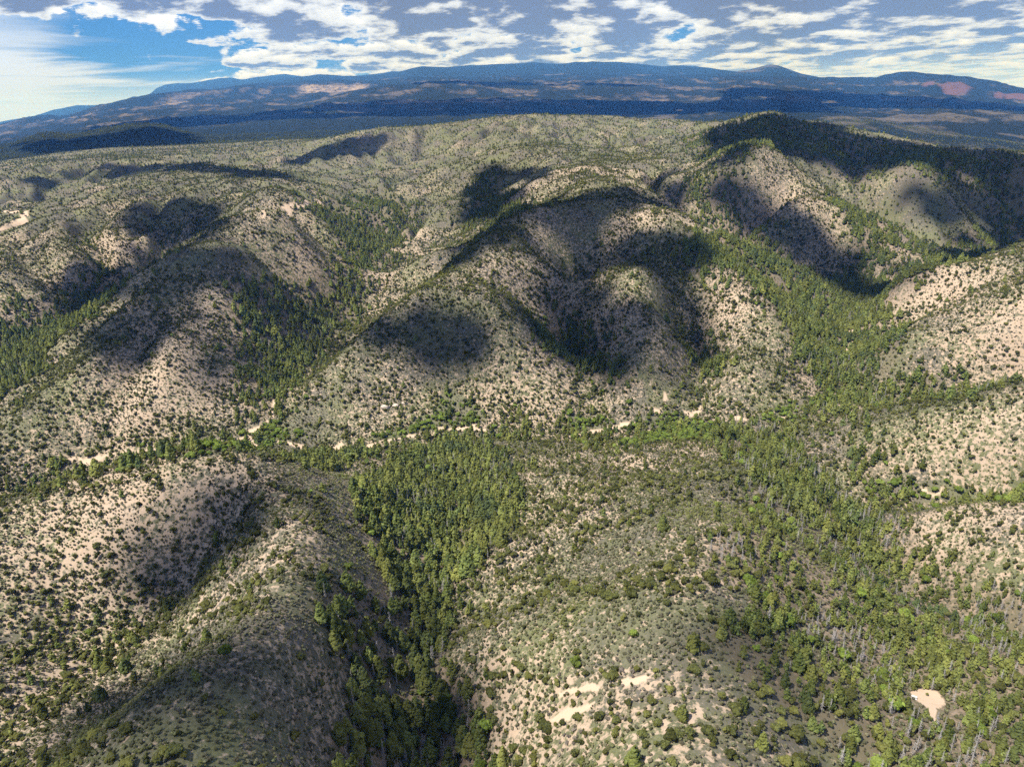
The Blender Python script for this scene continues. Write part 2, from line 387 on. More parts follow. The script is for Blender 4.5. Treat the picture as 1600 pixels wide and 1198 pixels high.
# ------------------------------------------------------------------ plant communities (outlines on the ground)
FOREST = {   # name: (outline, density factor, words for the labels)
 'gully': ([(712,684),(660,700),(600,738),(560,790),(578,850),(596,905),(520,912),(505,960),(540,1020),(560,1090),(520,1150),(500,1215),(790,1215),(745,1110),(705,1030),(700,960),(700,920),(760,880),(805,830),(815,780),(795,725),(750,684)], 1.0),
 'slope': ([(1130,662),(1180,655),(1240,692),(1320,768),(1400,832),(1480,885),(1640,945),(1640,1215),(1330,1215),(1250,1120),(1160,1060),(1110,990),(1190,965),(1180,915),(1105,900),(1110,850),(1180,830),(1172,780),(1150,720)], 0.95),
 'lefttrough': ([(400,655),(362,612),(372,545),(392,520),(440,500),(490,440),(530,400),(515,350),(470,330),(500,308),(600,308),(660,318),(645,370),(605,400),(582,450),(545,500),(485,570),(440,640)], 0.8),
 'righttrough': ([(1072,272),(1120,300),(1200,370),(1290,430),(1340,450),(1395,440),(1450,405),(1560,350),(1640,325),(1640,352),(1480,418),(1400,452),(1370,480),(1400,540),(1392,590),(1310,612),(1250,590),(1228,510),(1150,440),(1060,382),(1110,362),(1060,310)], 1.0),
 'farspurs': ([(1290,350),(1330,325),(1400,350),(1440,390),(1400,430),(1340,440),(1300,400)], 0.8),
 'ridge': ([(1060,218),(1150,192),(1205,181),(1250,196),(1400,230),(1640,258),(1640,330),(1560,340),(1500,290),(1420,272),(1330,285),(1290,252),(1220,232),(1170,262),(1110,250)], 0.6),
 'shadegully': ([(952,614),(925,590),(845,545),(850,490),(900,500),(945,550),(968,590)], 0.9),
 'smallgully': ([(1060,530),(1112,540),(1135,602),(1090,592)], 0.8),
 'notch': ([(715,340),(730,290),(765,258),(805,310),(825,330),(760,352)], 0.7),
 'leftedge': ([(-60,520),(100,468),(190,418),(205,440),(110,522),(50,592),(-60,660)], 0.8),
 'leftshade': ([(340,492),(400,450),(470,438),(482,500),(400,532)], 0.8),
 'creekwood': ([(-60,730),(120,700),(330,672),(400,662),(425,690),(330,712),(180,740),(-60,790)], 0.22),
 'creekwood2': ([(560,705),(640,690),(720,650),(690,610),(760,640),(900,655),(1050,662),(1130,668),(1150,700),(960,690),(780,690),(640,716)], 0.18),
 'rightcreek': ([(1290,612),(1400,600),(1640,596),(1640,614),(1500,622),(1400,632),(1300,655),(1230,650)], 0.6),
 'rightravine': ([(1320,700),(1390,740),(1420,770),(1560,785),(1640,775),(1640,795),(1430,792),(1350,775)], 0.5),
 'pinespur': ([(1300,660),(1340,680),(1420,720),(1440,760),(1390,745),(1330,715)], 0.5),
 'behindhill': ([(440,715),(560,705),(600,715),(560,735),(480,738)], 0.5),
}
OAK = [
 [(660,660),(700,612),(740,630),(770,650),(740,668),(690,672)], [(880,650),(960,655),(1060,640),(1120,655),(1000,668),(900,680)],
 [(1190,655),(1240,628),(1300,612),(1330,618),(1260,645),(1205,664)], [(1340,752),(1420,750),(1640,765),(1640,785),(1440,785),(1350,775)],
 [(400,668),(440,655),(480,690),(430,700),(395,690)], [(300,690),(400,680),(420,700),(300,715)], [(560,690),(640,665),(720,668),(640,688)],
 [(960,700),(1040,660),(1130,660),(1120,690),(1050,690)], [(520,330),(560,300),(600,310),(570,360)],
]
BRUSH = [   # smooth low scrub with few trees
 [(395,722),(560,738),(640,716),(610,745),(560,755),(560,800),(490,775),(410,750),(360,728)],
 [(230,1010),(400,960),(470,900),(505,930),(520,1000),(540,1100),(500,1198),(330,1198),(200,1120),(60,1198),(120,1090)],
 [(1040,800),(1090,770),(1150,790),(1170,820),(1090,840),(1040,880),(960,900),(870,905),(900,870)],
 [(840,360),(870,330),(960,310),(960,360),(900,380),(920,440),(880,450)],
 [(760,1000),(900,940),(1040,930),(1090,980),(1080,1050),(960,1040),(850,1060)],
 [(520,820),(570,870),(600,900),(540,900),(500,880)],
 [(1110,920),(1200,910),(1260,960),(1230,1000),(1140,1000)],
 [(230,370),(330,380),(420,380),(300,420),(210,420)],
]
SPARSE = [  # pale open ground with far fewer shrubs
 [(1400,500),(1500,450),(1640,420),(1640,560),(1500,580),(1400,600)], [(1300,660),(1450,640),(1640,640),(1640,740),(1450,740),(1340,710)],
 [(1420,800),(1640,795),(1640,860),(1520,880)], [(760,720),(960,700),(1120,700),(1130,740),(960,760),(830,760)],
 [(0,800),(150,775),(350,745),(330,800),(200,830),(60,900),(0,900)], [(420,770),(500,800),(500,900),(440,1000),(400,960)],
 [(170,560),(330,520),(360,600),(330,660),(150,680),(100,640)], [(780,1040),(960,1050),(1080,1060),(1120,1120),(1100,1215),(840,1215),(780,1140)],
]
BARE = [
 [(1424,1078),(1445,1076),(1466,1082),(1478,1102),(1462,1106),(1458,1112),(1464,1128),(1452,1134),(1446,1108),(1434,1098)],
 [(865,1086),(905,1072),(945,1066),(945,1074),(905,1084),(870,1092)], [(862,1122),(885,1110),(915,1098),(935,1094),(915,1110),(890,1124),(866,1130)],
 [(970,1062),(1010,1054),(1020,1062),(975,1070)], [(1033,618),(1042,612),(1041,624),(1035,627)], [(1066,646),(1080,644),(1094,634),(1098,650),(1080,653)],
 [(515,698),(530,692),(540,708),(528,710)], [(1145,650),(1165,652),(1168,658),(1148,657)], [(1016,643),(1028,637),(1036,645),(1024,650)],
 [(1440,766),(1480,766),(1480,773),(1442,772)], [(945,668),(1000,657),(1005,661),(952,673)], [(1215,655),(1235,648),(1240,651),(1218,660)],
]
ROADS = [
 [(105,722),(160,716),(230,708),(280,700),(335,692),(385,682),(405,668),(425,648),(432,630)], [(388,684),(398,692),(402,702)],
 [(430,690),(450,694),(480,702),(520,706)], [(570,700),(605,690),(640,682),(672,676),(690,672)], [(700,672),(740,668),(752,673)], [(880,684),(920,676),(950,670),(1000,658)],
 [(0,362),(25,354),(40,345),(43,337),(30,331),(8,330)], [(410,340),(450,325),(500,318)], [(1320,560),(1328,530),(1332,505)],
]
WF = {k: (world_poly(v[0]), v[1]) for k, v in FOREST.items()}
WO = [world_poly(p) for p in OAK]; WB = [world_poly(p) for p in BRUSH]; WS = [world_poly(p) for p in SPARSE]; WBARE = [world_poly(p) for p in BARE]
WR = [world_poly(p, False) for p in ROADS]

def zone_fields(x, y):
    """plant community at ground points, edges frayed by noise"""
    r = np.hypot(x, y)
    jit = np.clip(r * 0.02, 3, 22)
    xx = x + jit * fbm(x / 28, y / 28, 3, 90); yy = y + jit * fbm(x / 28, y / 28, 3, 95)
    forest = np.zeros(x.shape); fid = np.full(x.shape, -1)
    jx = np.clip(r * 0.055, 8, 60); wl = np.clip(r * 0.16, 40, 160)
    FJ = [(fbm(x / 70, y / 70, 3, 210 + 9 * k), fbm(x / 70, y / 70, 3, 250 + 9 * k)) for k in range(5)]
    for i, (k, (p, f)) in enumerate(WF.items()):
        if p[:, 0].max() < x.min() - 80 or p[:, 0].min() > x.max() + 80: continue
        hit = np.zeros(x.shape)
        for k in range(5):
            hit += inside(x + FJ[k][0] * jx, y + FJ[k][1] * jx, p) / 5
        forest = np.maximum(forest, f * hit); fid = np.where(hit > 0, i, fid)
    oak = np.zeros(x.shape, bool); brush = oak.copy(); sparse = oak.copy(); bare = oak.copy()
    for p in WO: oak |= inside(xx, yy, p)
    brush = brush.astype(float); sparse = sparse.astype(float)
    for k in range(5):
        xk = x + 1.7 * jit * fbm(x / 60, y / 60, 3, 110 + 7 * k); yk = y + 1.7 * jit * fbm(x / 60, y / 60, 3, 150 + 7 * k)
        mb_ = np.zeros(x.shape, bool); ms_ = mb_.copy()
        for p in WB: mb_ |= inside(xk, yk, p)
        for p in WS: ms_ |= inside(xk, yk, p)
        brush += mb_ / 5; sparse += ms_ / 5
    xb = x + 1.6 * fbm(x / 5, y / 5, 2, 99) + r / 110 * fbm(x / 14, y / 14, 2, 96); yb = y + 1.6 * fbm(x / 5, y / 5, 2, 98) + r / 110 * fbm(x / 14, y / 14, 2, 94)
    for p in WBARE: bare |= inside(xb, yb, p)
    for pl_ in WR:
        lo = pl_.min(0) - 20; hi = pl_.max(0) + 20
        s = (x > lo[0]) & (x < hi[0]) & (y > lo[1]) & (y < hi[1])
        if s.any():
            wd = (1.3 + np.clip(r[s] / 500, 0, 2) * 0.5) * (1 + 1.2 * fbm(x[s] / 14, y[s] / 14, 2, 97))
            wd = np.maximum(wd, np.where(r[s] > 1000, r[s] * .0042, 0)); bb = bare[s] | (line_dist(xb[s], yb[s], pl_) < wd); bare[s] = bb
    return forest, fid, oak, brush, sparse, bare

# ------------------------------------------------------------------ materials
def mat(name):
    m = bpy.data.materials.new(name); m.use_nodes = True
    return m, NT(m.node_tree)
def finish(t, color, rough=0.9, bump=None, spec=0.1):
    b = t.n('ShaderNodeBsdfPrincipled', i_Base_Color=color, i_Roughness=rough)
    b.inputs['Specular IOR Level'].default_value = spec
    if bump is not None: t.link(bump, b.inputs['Normal'])
    t.link(b.outputs[0], t.n('ShaderNodeOutputMaterial').inputs[0])

# ground: pinkish tan granite soil, litter under trees, pale rock, frayed scrub between
mg, t = mat('hill_ground')
pos = t.n('ShaderNodeNewGeometry').outputs['Position']
cov_a = t.n('ShaderNodeAttribute', attribute_name='cover').outputs['Fac']     # 0 open soil .. 1 closed scrub
bare_a = t.n('ShaderNodeAttribute', attribute_name='bare').outputs['Fac']
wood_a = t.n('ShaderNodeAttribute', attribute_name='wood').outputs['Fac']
n1 = t.noise(pos, 0.035, 6, 0.6); n2 = t.noise(pos, 0.28, 6, 0.65); n3 = t.noise(pos, 1.3, 4, 0.6)
soil = t.mix(n1, (0.375, 0.275, 0.200), (0.49, 0.395, 0.305))
soil = t.mix(t.ss(n2, 0.52, 0.72), soil, (0.50, 0.42, 0.34))
soil = t.mix(t.ss(n3, 0.35, 0.65), t.mix(0.25, soil, (0.12, 0.09, 0.06)), soil)
scrub = t.mix(t.ss(t.noise(pos, 0.02, 5, 0.65), 0.38, 0.62), (0.130, 0.114, 0.098), (0.150, 0.156, 0.080))
scrub = t.mix(t.ss(n3, 0.4, 0.7), scrub, (0.09, 0.095, 0.055))
n4 = t.noise(pos, 0.45, 4, 0.6, 0.4)
thr = t.math('ADD', t.math('MULTIPLY', n2, 0.35), t.math('ADD', t.math('MULTIPLY', n4, 0.45), t.math('MULTIPLY', n3, 0.2)))
sm = t.ss(t.math('ADD', thr, t.math('MULTIPLY', t.math('SUBTRACT', cov_a, 0.5), 0.36)), 0.465, 0.535)
g = t.mix(sm, soil, scrub)
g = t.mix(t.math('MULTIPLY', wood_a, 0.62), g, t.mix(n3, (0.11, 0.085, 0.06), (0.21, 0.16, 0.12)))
g = t.mix(bare_a, g, t.mix(n1, (0.46, 0.34, 0.245), (0.54, 0.42, 0.32)))
bmp = t.n('ShaderNodeBump', i_Height=thr, i_Strength=0.5, i_Distance=0.6)
finish(t, g, 0.95, bmp.outputs[0])

# distant country
mf, t = mat('far_country')
pos = t.n('ShaderNodeNewGeometry').outputs['Position']
tree_a = t.n('ShaderNodeAttribute', attribute_name='cover').outputs['Fac']
rock_a = t.n('ShaderNodeAttribute', attribute_name='bare').outputs['Fac']
red_a = t.n('ShaderNodeAttribute', attribute_name='red').outputs['Fac']
n1 = t.noise(pos, 0.0016, 6, 0.6); n2 = t.noise(pos, 0.010, 7, 0.72); n3 = t.noise(pos, 0.07, 5, 0.7)
thr = t.math('ADD', t.math('MULTIPLY', n2, 0.55), t.math('MULTIPLY', n3, 0.45))
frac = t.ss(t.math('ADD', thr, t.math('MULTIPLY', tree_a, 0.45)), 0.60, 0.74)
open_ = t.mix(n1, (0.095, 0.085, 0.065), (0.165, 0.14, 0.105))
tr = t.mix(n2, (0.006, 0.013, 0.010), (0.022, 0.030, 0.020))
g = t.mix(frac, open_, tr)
g = t.mix(t.math('MULTIPLY', rock_a, t.ss(thr, 0.40, 0.56)), g, t.mix(n2, (0.26, 0.195, 0.145), (0.46, 0.365, 0.28)))
g = t.mix(t.math('MULTIPLY', red_a, t.ss(thr, 0.30, 0.48)), g, (0.135, 0.078, 0.07))
bmp = t.n('ShaderNodeBump', i_Height=thr, i_Strength=1.0, i_Distance=40.0)
finish(t, g, 0.95, bmp.outputs[0])

def foliage_mat(name, dark, light, warm, sat=1.0, warm_amt=0.35, drift=None):
    m, t = mat(name)
    rnd = t.n('ShaderNodeObjectInfo').outputs['Random']
    tint = t.n('ShaderNodeAttribute', attribute_name='tint').outputs['Fac']
    c = t.mix(tint, dark, light)
    r2 = t.math('FRACT', t.math('MULTIPLY', rnd, 7.31))
    c = t.mix(t.math('MULTIPLY', t.ss(r2, 0.3, 1.0), warm_amt), c, warm)
    if drift is not None:
        loc = t.n('ShaderNodeObjectInfo').outputs['Location']
        c = t.mix(t.math('MULTIPLY', t.ss(t.noise(loc, 0.016, 4, 0.6), 0.44, 0.62), 0.6), c, drift[0])
        c = t.mix(t.math('MULTIPLY', t.ss(t.noise(loc, 0.03, 4, 0.65, 0.5), 0.54, 0.66), 0.75), c, drift[1])
    v = t.math('ADD', t.math('MULTIPLY', rnd, 0.85), 0.60)
    hsv = t.n('ShaderNodeHueSaturation', i_Color=c, i_Value=v, i_Saturation=sat)
    b = t.n('ShaderNodeBsdfDiffuse', i_Color=hsv.outputs[0])
    tl = t.n('ShaderNodeBsdfTranslucent', i_Color=hsv.outputs[0])
    mx = t.n('ShaderNodeMixShader', i_0=0.22); t.link(b.outputs[0], mx.inputs[1]); t.link(tl.outputs[0], mx.inputs[2])
    t.link(mx.outputs[0], t.n('ShaderNodeOutputMaterial').inputs[0])
    return m
M_CON = foliage_mat('conifer_needles', (0.062, 0.088, 0.026), (0.180, 0.212, 0.066), (0.23, 0.22, 0.06), 1.0, 0.45, ((0.175, 0.190, 0.058), (0.080, 0.110, 0.050)))
M_JUN = foliage_mat('juniper_foliage', (0.046, 0.053, 0.021), (0.130, 0.140, 0.046), (0.18, 0.175, 0.048), 1.0, 0.45)
M_OAK = foliage_mat('oak_leaves', (0.08, 0.115, 0.022), (0.175, 0.235, 0.05), (0.18, 0.20, 0.055))
M_SAGE = foliage_mat('scrub_leaves', (0.070, 0.076, 0.042), (0.185, 0.190, 0.110), (0.165, 0.135, 0.105), 1.0, 0.5, ((0.172, 0.186, 0.062), (0.180, 0.150, 0.143)))
mb, t = mat('bark'); pos = t.n('ShaderNodeTexCoord').outputs['Object']
finish(t, t.mix(t.noise(pos, 6, 4), (0.07, 0.05, 0.035), (0.14, 0.105, 0.08)), 0.95); M_BARK = mb
md, t = mat('dead_wood'); pos = t.n('ShaderNodeTexCoord').outputs['Object']
finish(t, t.mix(t.noise(pos, 5, 4), (0.25, 0.235, 0.23), (0.44, 0.42, 0.415)), 0.9); M_DEAD = md

# ------------------------------------------------------------------ mesh builders
def mesh_from(name, V, Fc, mats, midx=None, tint=None, smooth=False):
    me = bpy.data.meshes.new(name)
    me.from_pydata([tuple(v) for v in V], [], [tuple(f) for f in Fc]); 
    for m in mats: me.materials.append(m)
    if midx is not None: me.polygons.foreach_set('material_index', np.asarray(midx, np.int32))
    if tint is not None:
        at = me.attributes.new('tint', 'FLOAT', 'FACE'); at.data.foreach_set('value', np.asarray(tint, np.float32))
    if smooth: me.polygons.foreach_set('use_smooth', np.ones(len(Fc), bool))
    me.update(); return me

class Geo:
    def __init__(s): s.V = []; s.F = []; s.m = []; s.t = []
    def add(s, V, Fc, mi=0, tint=0.5):
        o = len(s.V); s.V += [tuple(v) for v in V]
        for k, f in enumerate(Fc):
            s.F.append(tuple(i + o for i in f)); s.m.append(mi); s.t.append(tint if np.isscalar(tint) else tint[k])
    def tube(s, pts_, rad, n=5, mi=0, tint=0.5):
        rings = []
        for i, (p, r) in enumerate(zip(pts_, rad)):
            a = Vector(pts_[max(i - 1, 0)]); b = Vector(pts_[min(i + 1, len(pts_) - 1)]); d = (b - a).normalized()
            u = d.orthogonal().normalized(); v = d.cross(u)
            rings.append([Vector(p) + r * (math.cos(2 * math.pi * k / n) * u + math.sin(2 * math.pi * k / n) * v) for k in range(n)])
        V = [p for rg in rings for p in rg]; Fc = []
        for i in range(len(rings) - 1):
            for k in range(n): Fc.append((i * n + k, i * n + (k + 1) % n, (i + 1) * n + (k + 1) % n, (i + 1) * n + k))
        Fc.append(tuple(range((len(rings) - 1) * n, len(rings) * n)))
        s.add(V, Fc, mi, tint)
    def clump(s, c, nrm, size, R, mi=0, tint=0.5):
        """a tuft of leaves: a bent three-bladed spray facing outwards"""
        n = Vector(nrm).normalized(); u = n.orthogonal().normalized(); v = n.cross(u)
        a0 = R.uniform(0, 6.28); V = [Vector(c) + n * size * R.uniform(0.15, 0.5)]; k = R.choice((4, 5))
        for i in range(k):
            a = a0 + 6.283 * i / k; rr = size * R.uniform(0.55, 1.15)
            V.append(Vector(c) + rr * (math.cos(a) * u + math.sin(a) * v) - n * size * R.uniform(0.0, 0.45))
        s.add(V, [(0, 1 + i, 1 + (i + 1) % k) for i in range(k)], mi, tint)
    def mesh(s, name, mats, smooth=False): return mesh_from(name, s.V, s.F, mats, s.m, s.t, smooth)

def conifer_crown(g, seed, n, mi=0, width=0.25):
    R = random.Random(seed)
    lean = (R.uniform(-.03, .03), R.uniform(-.03, .03))
    def prof(h): return width * min(1.0, (h + 0.02) / 0.16) ** 0.6 * max(0.0, 1 - h) ** 0.62 + 0.008
    for i in range(n):
        h = 1 - math.sqrt(1 - R.random() * 0.985); h = R.random() if R.random() < .35 else h
        a = R.uniform(0, 6.283); lob = 1 + 0.22 * math.sin(3 * a + seed) + 0.15 * math.sin(11 * h + 2 * a + seed)
        r = prof(h) * (0.45 + 0.55 * math.sqrt(R.random())) * lob
        z = 0.10 + 0.90 * h
        c = (r * math.cos(a) + lean[0] * z, r * math.sin(a) + lean[1] * z, z)
        sz = (0.045 + 0.075 * prof(h) / width) * R.uniform(0.75, 1.35)
        g.clump(c, (math.cos(a), math.sin(a), R.uniform(0.1, 1.0)), sz, R, mi, R.random())
    g.clump((lean[0], lean[1], 0.98), (0, 0, 1), 0.035, R, mi, 0.7)
    rows = [(0.13, .4), (0.25, .62), (0.5, .6), (0.75, .5), (0.95, .2)]
    V = []; k = 7
    for z, f in rows:
        for i in range(k):
            a = 6.283 * i / k; rr = prof((z - .1) / .9) * f * R.uniform(.8, 1.1); V.append((rr * math.cos(a) + lean[0] * z, rr * math.sin(a) + lean[1] * z, z))
    g.add(V, [(j * k + i, j * k + (i + 1) % k, (j + 1) * k + (i + 1) % k, (j + 1) * k + i) for j in range(len(rows) - 1) for i in range(k)], mi, [R.random() * .5 for _ in range((len(rows) - 1) * k)])
def conifer_trunk(g, seed, mi=0):
    R = random.Random(seed); g.tube([(0, 0, -0.03), (0.004, 0, 0.3), (0.0, 0.004, 0.9)], [0.022, 0.015, 0.003], 6, mi)
def round_crown(g, seed, n, mi=0, zc=0.52, rz=0.46, rx=0.5, lobes=5, tuft=0.15):
    """several uneven bushy heads sharing one base"""
    R = random.Random(seed); L = []
    for i in range(lobes):
        a = 6.283 * i / lobes + R.uniform(-.5, .5); d = R.uniform(0.12, 0.30) * (0 if i == 0 else 1)
        L.append((d * math.cos(a) * rx * 2, d * math.sin(a) * rx * 2, zc + R.uniform(-.16, .12) + (0.1 if i == 0 else 0), R.uniform(.24, .36)))
    for i in range(n):
        lx, ly, lz, lr = L[R.randrange(lobes)]
        v = Vector((R.gauss(0, 1), R.gauss(0, 1), R.gauss(0.25, 1))).normalized(); rr = lr * R.uniform(.65, 1.05)
        c = Vector((lx + v.x * rr * rx * 2, ly + v.y * rr * rx * 2, max(0.06, lz + v.z * rr * rz * 2)))
        g.clump(c, v + Vector((0, 0, .25)), tuft * R.uniform(.6, 1.25), R, mi, R.random())
    for lx, ly, lz, lr in L:
        V = []; k = 6
        for z, f in ((-.8, .4), (-.3, .75), (.3, .75), (.75, .35)):
            for i in range(k):
                a = 6.283 * i / k; V.append((lx + lr * f * math.cos(a) * rx * 2 * .95, ly + lr * f * math.sin(a) * rx * 2 * .95, max(0.02, lz + z * lr * rz * 2)))
        g.add(V, [(j * k + i, j * k + (i + 1) % k, (j + 1) * k + (i + 1) % k, (j + 1) * k + i) for j in range(3) for i in range(k)] + [tuple(range(18, 24))], mi, [R.random() * .5 for _ in range(19)])
def round_trunk(g, seed, mi=0):
    R = random.Random(seed)
    for i in range(3):
        a = 6.283 * i / 3 + R.random(); g.tube([(0, 0, -0.05), (.06 * math.cos(a), .06 * math.sin(a), .2), (.18 * math.cos(a), .18 * math.sin(a), .5)], [.035, .025, .01], 5, mi)
def snag_trunk(g, seed, mi=0):
    R = random.Random(seed); x, y = R.uniform(-.03, .03), R.uniform(-.03, .03)
    g.tube([(0, 0, -0.03), (x * .4, y * .4, .4), (x, y, R.uniform(.92, 1.0))], [.022, .015, .003], 5, mi)
def snag_branches(g, seed, n, mi=0):
    R = random.Random(seed)
    for i in range(n):
        h = R.uniform(.15, .96); a = R.uniform(0, 6.283); l = 0.17 * (1.05 - h) ** .7 * R.uniform(.5, 1.2)
        p0 = (0, 0, h); p1 = (l * .6 * math.cos(a), l * .6 * math.sin(a), h - l * .05); p2 = (l * math.cos(a + .2), l * math.sin(a + .2), h + l * R.uniform(-.35, .2))
        g.tube([p0, p1, p2], [.0085, .006, .002], 3, mi)

# ------------------------------------------------------------------ the ground sheets
def sheet(name, i0, i1, m, attrs):
    nr = i1 - i0
    V = np.stack([GX[i0:i1], GY[i0:i1], GZ[i0:i1]], -1).reshape(-1, 3).astype(np.float32)
    idx = np.arange(nr * NA).reshape(nr, NA)
    q = np.stack([idx[:-1, :-1], idx[:-1, 1:], idx[1:, 1:], idx[1:, :-1]], -1).reshape(-1, 4)[:, ::-1]
    me = bpy.data.meshes.new(name)
    me.vertices.add(len(V)); me.vertices.foreach_set('co', V.ravel())
    me.loops.add(q.size); me.loops.foreach_set('vertex_index', q.ravel().astype(np.int32))
    me.polygons.add(len(q)); me.polygons.foreach_set('loop_start', np.arange(0, q.size, 4, dtype=np.int32))
    me.polygons.foreach_set('use_smooth', np.ones(len(q), bool))
    for k, a in attrs.items():
        at = me.attributes.new(k, 'FLOAT', 'POINT'); at.data.foreach_set('value', a.ravel().astype(np.float32))
    me.materials.append(m); me.update(calc_edges=True)
    o = bpy.data.objects.new(name, me); COL.objects.link(o); o['kind'] = 'structure'
    return o
nx, ny = GX[:NN], GY[:NN]
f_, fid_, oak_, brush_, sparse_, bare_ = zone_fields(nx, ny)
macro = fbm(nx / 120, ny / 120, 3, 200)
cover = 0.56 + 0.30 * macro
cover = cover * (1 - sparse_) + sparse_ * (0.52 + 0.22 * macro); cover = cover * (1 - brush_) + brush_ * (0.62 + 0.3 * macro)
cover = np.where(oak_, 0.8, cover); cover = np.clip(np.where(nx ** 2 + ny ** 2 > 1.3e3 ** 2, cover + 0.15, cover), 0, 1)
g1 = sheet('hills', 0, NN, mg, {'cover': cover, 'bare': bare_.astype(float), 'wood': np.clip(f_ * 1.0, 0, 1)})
g1['label'] = 'scrub covered sandy hills and gullies falling to the creek'

fx, fy, fz, fr = GX[NN - 1:], GY[NN - 1:], GZ[NN - 1:], G_r[NN - 1:]
ppx, ppy, _ = project(fx, fy, fz)
dz_r = np.gradient(fz, axis=0) / np.gradient(fr, axis=0)
cliff = sstep(dz_r, 0.09, 0.20) * sstep(fbm(fx / 600, fy / 900, 4, 405), -0.05, 0.28)
covf = 0.80 + 0.45 * fbm(fx / 1900, fy / 1900, 4, 300) + 0.18 * sstep(fr, 6000, 9000) + 0.30 * fbm(fx / 420, fy / 620, 3, 307)
brk = 0.25 + 0.75 * sstep(fbm(fx / 900, fy / 1500, 4, 305), -0.15, 0.25)
def blob(name_pts, soft=0):
    a = np.array(name_pts, float)
    az_, tn_ = az_tan(a[:, 0], a[:, 1])
    return az_
AZf = G_a[NN - 1:]
def patch(x0, x1, ra, rb, seed=0, s=0.02):
    """a piece of country between two bearings and two distances, with a ragged edge"""
    a0 = az_tan(x0, 150)[0]; a1 = az_tan(x1, 150)[0]
    j = s * fbm(fx / 700, fy / 700, 3, 400 + seed)
    return sstep(AZf + j, a0 - .012, a0 + .004) * (1 - sstep(AZf + j, a1 - .004, a1 + .012)) * sstep(fr * (1 + 3 * j), ra * .97, ra * 1.02) * (1 - sstep(fr * (1 + 3 * j), rb * .98, rb * 1.03))
rockf = cliff * 0.42 * sstep(fr, 5000, 7500) * (1 - sstep(fr, 15200, 17000))
rockf = np.maximum(rockf, patch(474, 572, 14350, 15000, 1, 0.006))                       # the pale mesa wall
rockf = np.maximum(rockf, 0.9 * patch(525, 800, 8580, 9050, 2, 0.004) * sstep(fbm(fx / 420, fy / 420, 2, 410), -0.12, 0.12))
rockf = np.maximum(rockf, 0.7 * patch(20, 330, 12500, 14600, 3) * sstep(fbm(fx / 900, fy / 900, 2, 420), 0.05, 0.25))
covf = covf - 0.46 * patch(1290, 1640, 3800, 6500, 4) * (0.4 + 0.6 * sstep(fbm(fx / 420, fy / 420, 3, 435), -.1, .2)) - 0.55 * patch(780, 1060, 5200, 6600, 5) * sstep(fbm(fx / 500, fy / 500, 2, 430), 0, .2) - 0.45 * patch(1180, 1480, 9200, 12000, 6)
covf = covf - 0.5 * brk * patch(560, 1060, 18500, 20500, 7) - 0.4 * brk * patch(420, 560, 9500, 14000, 8) - 0.45 * patch(1140, 1290, 21000, 23500, 9)
covf = covf - 0.5 * patch(930, 1050, 12500, 14500, 10) + 0.4 * patch(1330, 1700, 15000, 18200, 11) + 0.4 * patch(560, 800, 9100, 12500, 12) + .3 * patch(130, 300, 4100, 4800, 13)
covf = covf + 0.05 * patch(-50, 450, 3100, 4000, 14)
def scar(x, y, wpx, hpx, ra, rb, k):
    a_c = az_tan(x, y)[0]; wv = wpx / F
    rc = (ra + rb) / 2
    q = ((AZf - a_c - (fr - rc) / (rb - ra) * wv * k) / (wv / 2)) ** 2 + ((fr - rc) / ((rb - ra) / 2)) ** 2 + 0.5 * fbm(fx / 400, fy / 400, 3, 500)
    return 1 - sstep(q, 0.75, 1.05)
red = np.maximum.reduce([scar(1491, 145, 40, 20, 14520, 15900, .2), scar(1450, 138, 11, 12, 14800, 16000, .8), scar(1585, 160, 26, 15, 14500, 15300, 0), scar(1562, 156, 12, 8, 14550, 15100, .5)])
g2 = sheet('distant_plateaus', NN - 1, len(RR), mf, {'cover': np.clip(covf, 0, 1), 'bare': np.clip(rockf, 0, 1), 'red': red})
g2['label'] = 'hazy blue forested plateaus and mesas on the horizon'
#PLANTS
# ------------------------------------------------------------------ air: one closed box of thin haze round everything
hm, t = mat('haze_air')
pv = t.n('ShaderNodeVolumePrincipled'); pv.inputs['Color'].default_value = (0.07, 0.30, 1.0, 1); pv.inputs['Density'].default_value = 4.2e-5; pv.inputs['Absorption Color'].default_value = (1, 1, 1, 1)
pv.inputs['Anisotropy'].default_value = 0.0
t.link(pv.outputs[0], t.n('ShaderNodeOutputMaterial').inputs['Volume'])
lo_z = float(GZ.min()) - 1.0; hi_z = float(max(GZ.max(), CAM_H)) + 30.0; E = R_OUT * 1.02
V = [(sx * E, sy, z) for z in (lo_z, hi_z) for sy in (-4000.0, E) for sx in (-1, 1)]
hme = bpy.data.meshes.new('haze'); hme.from_pydata(V, [], [(0, 2, 3, 1), (4, 5, 7, 6), (0, 1, 5, 4), (2, 6, 7, 3), (0, 4, 6, 2), (1, 3, 7, 5)])
hme.materials.append(hm); ho = bpy.data.objects.new('haze', hme); COL.objects.link(ho); ho['kind'] = 'stuff'; ho['label'] = 'pale blue air between the near hills and the horizon'

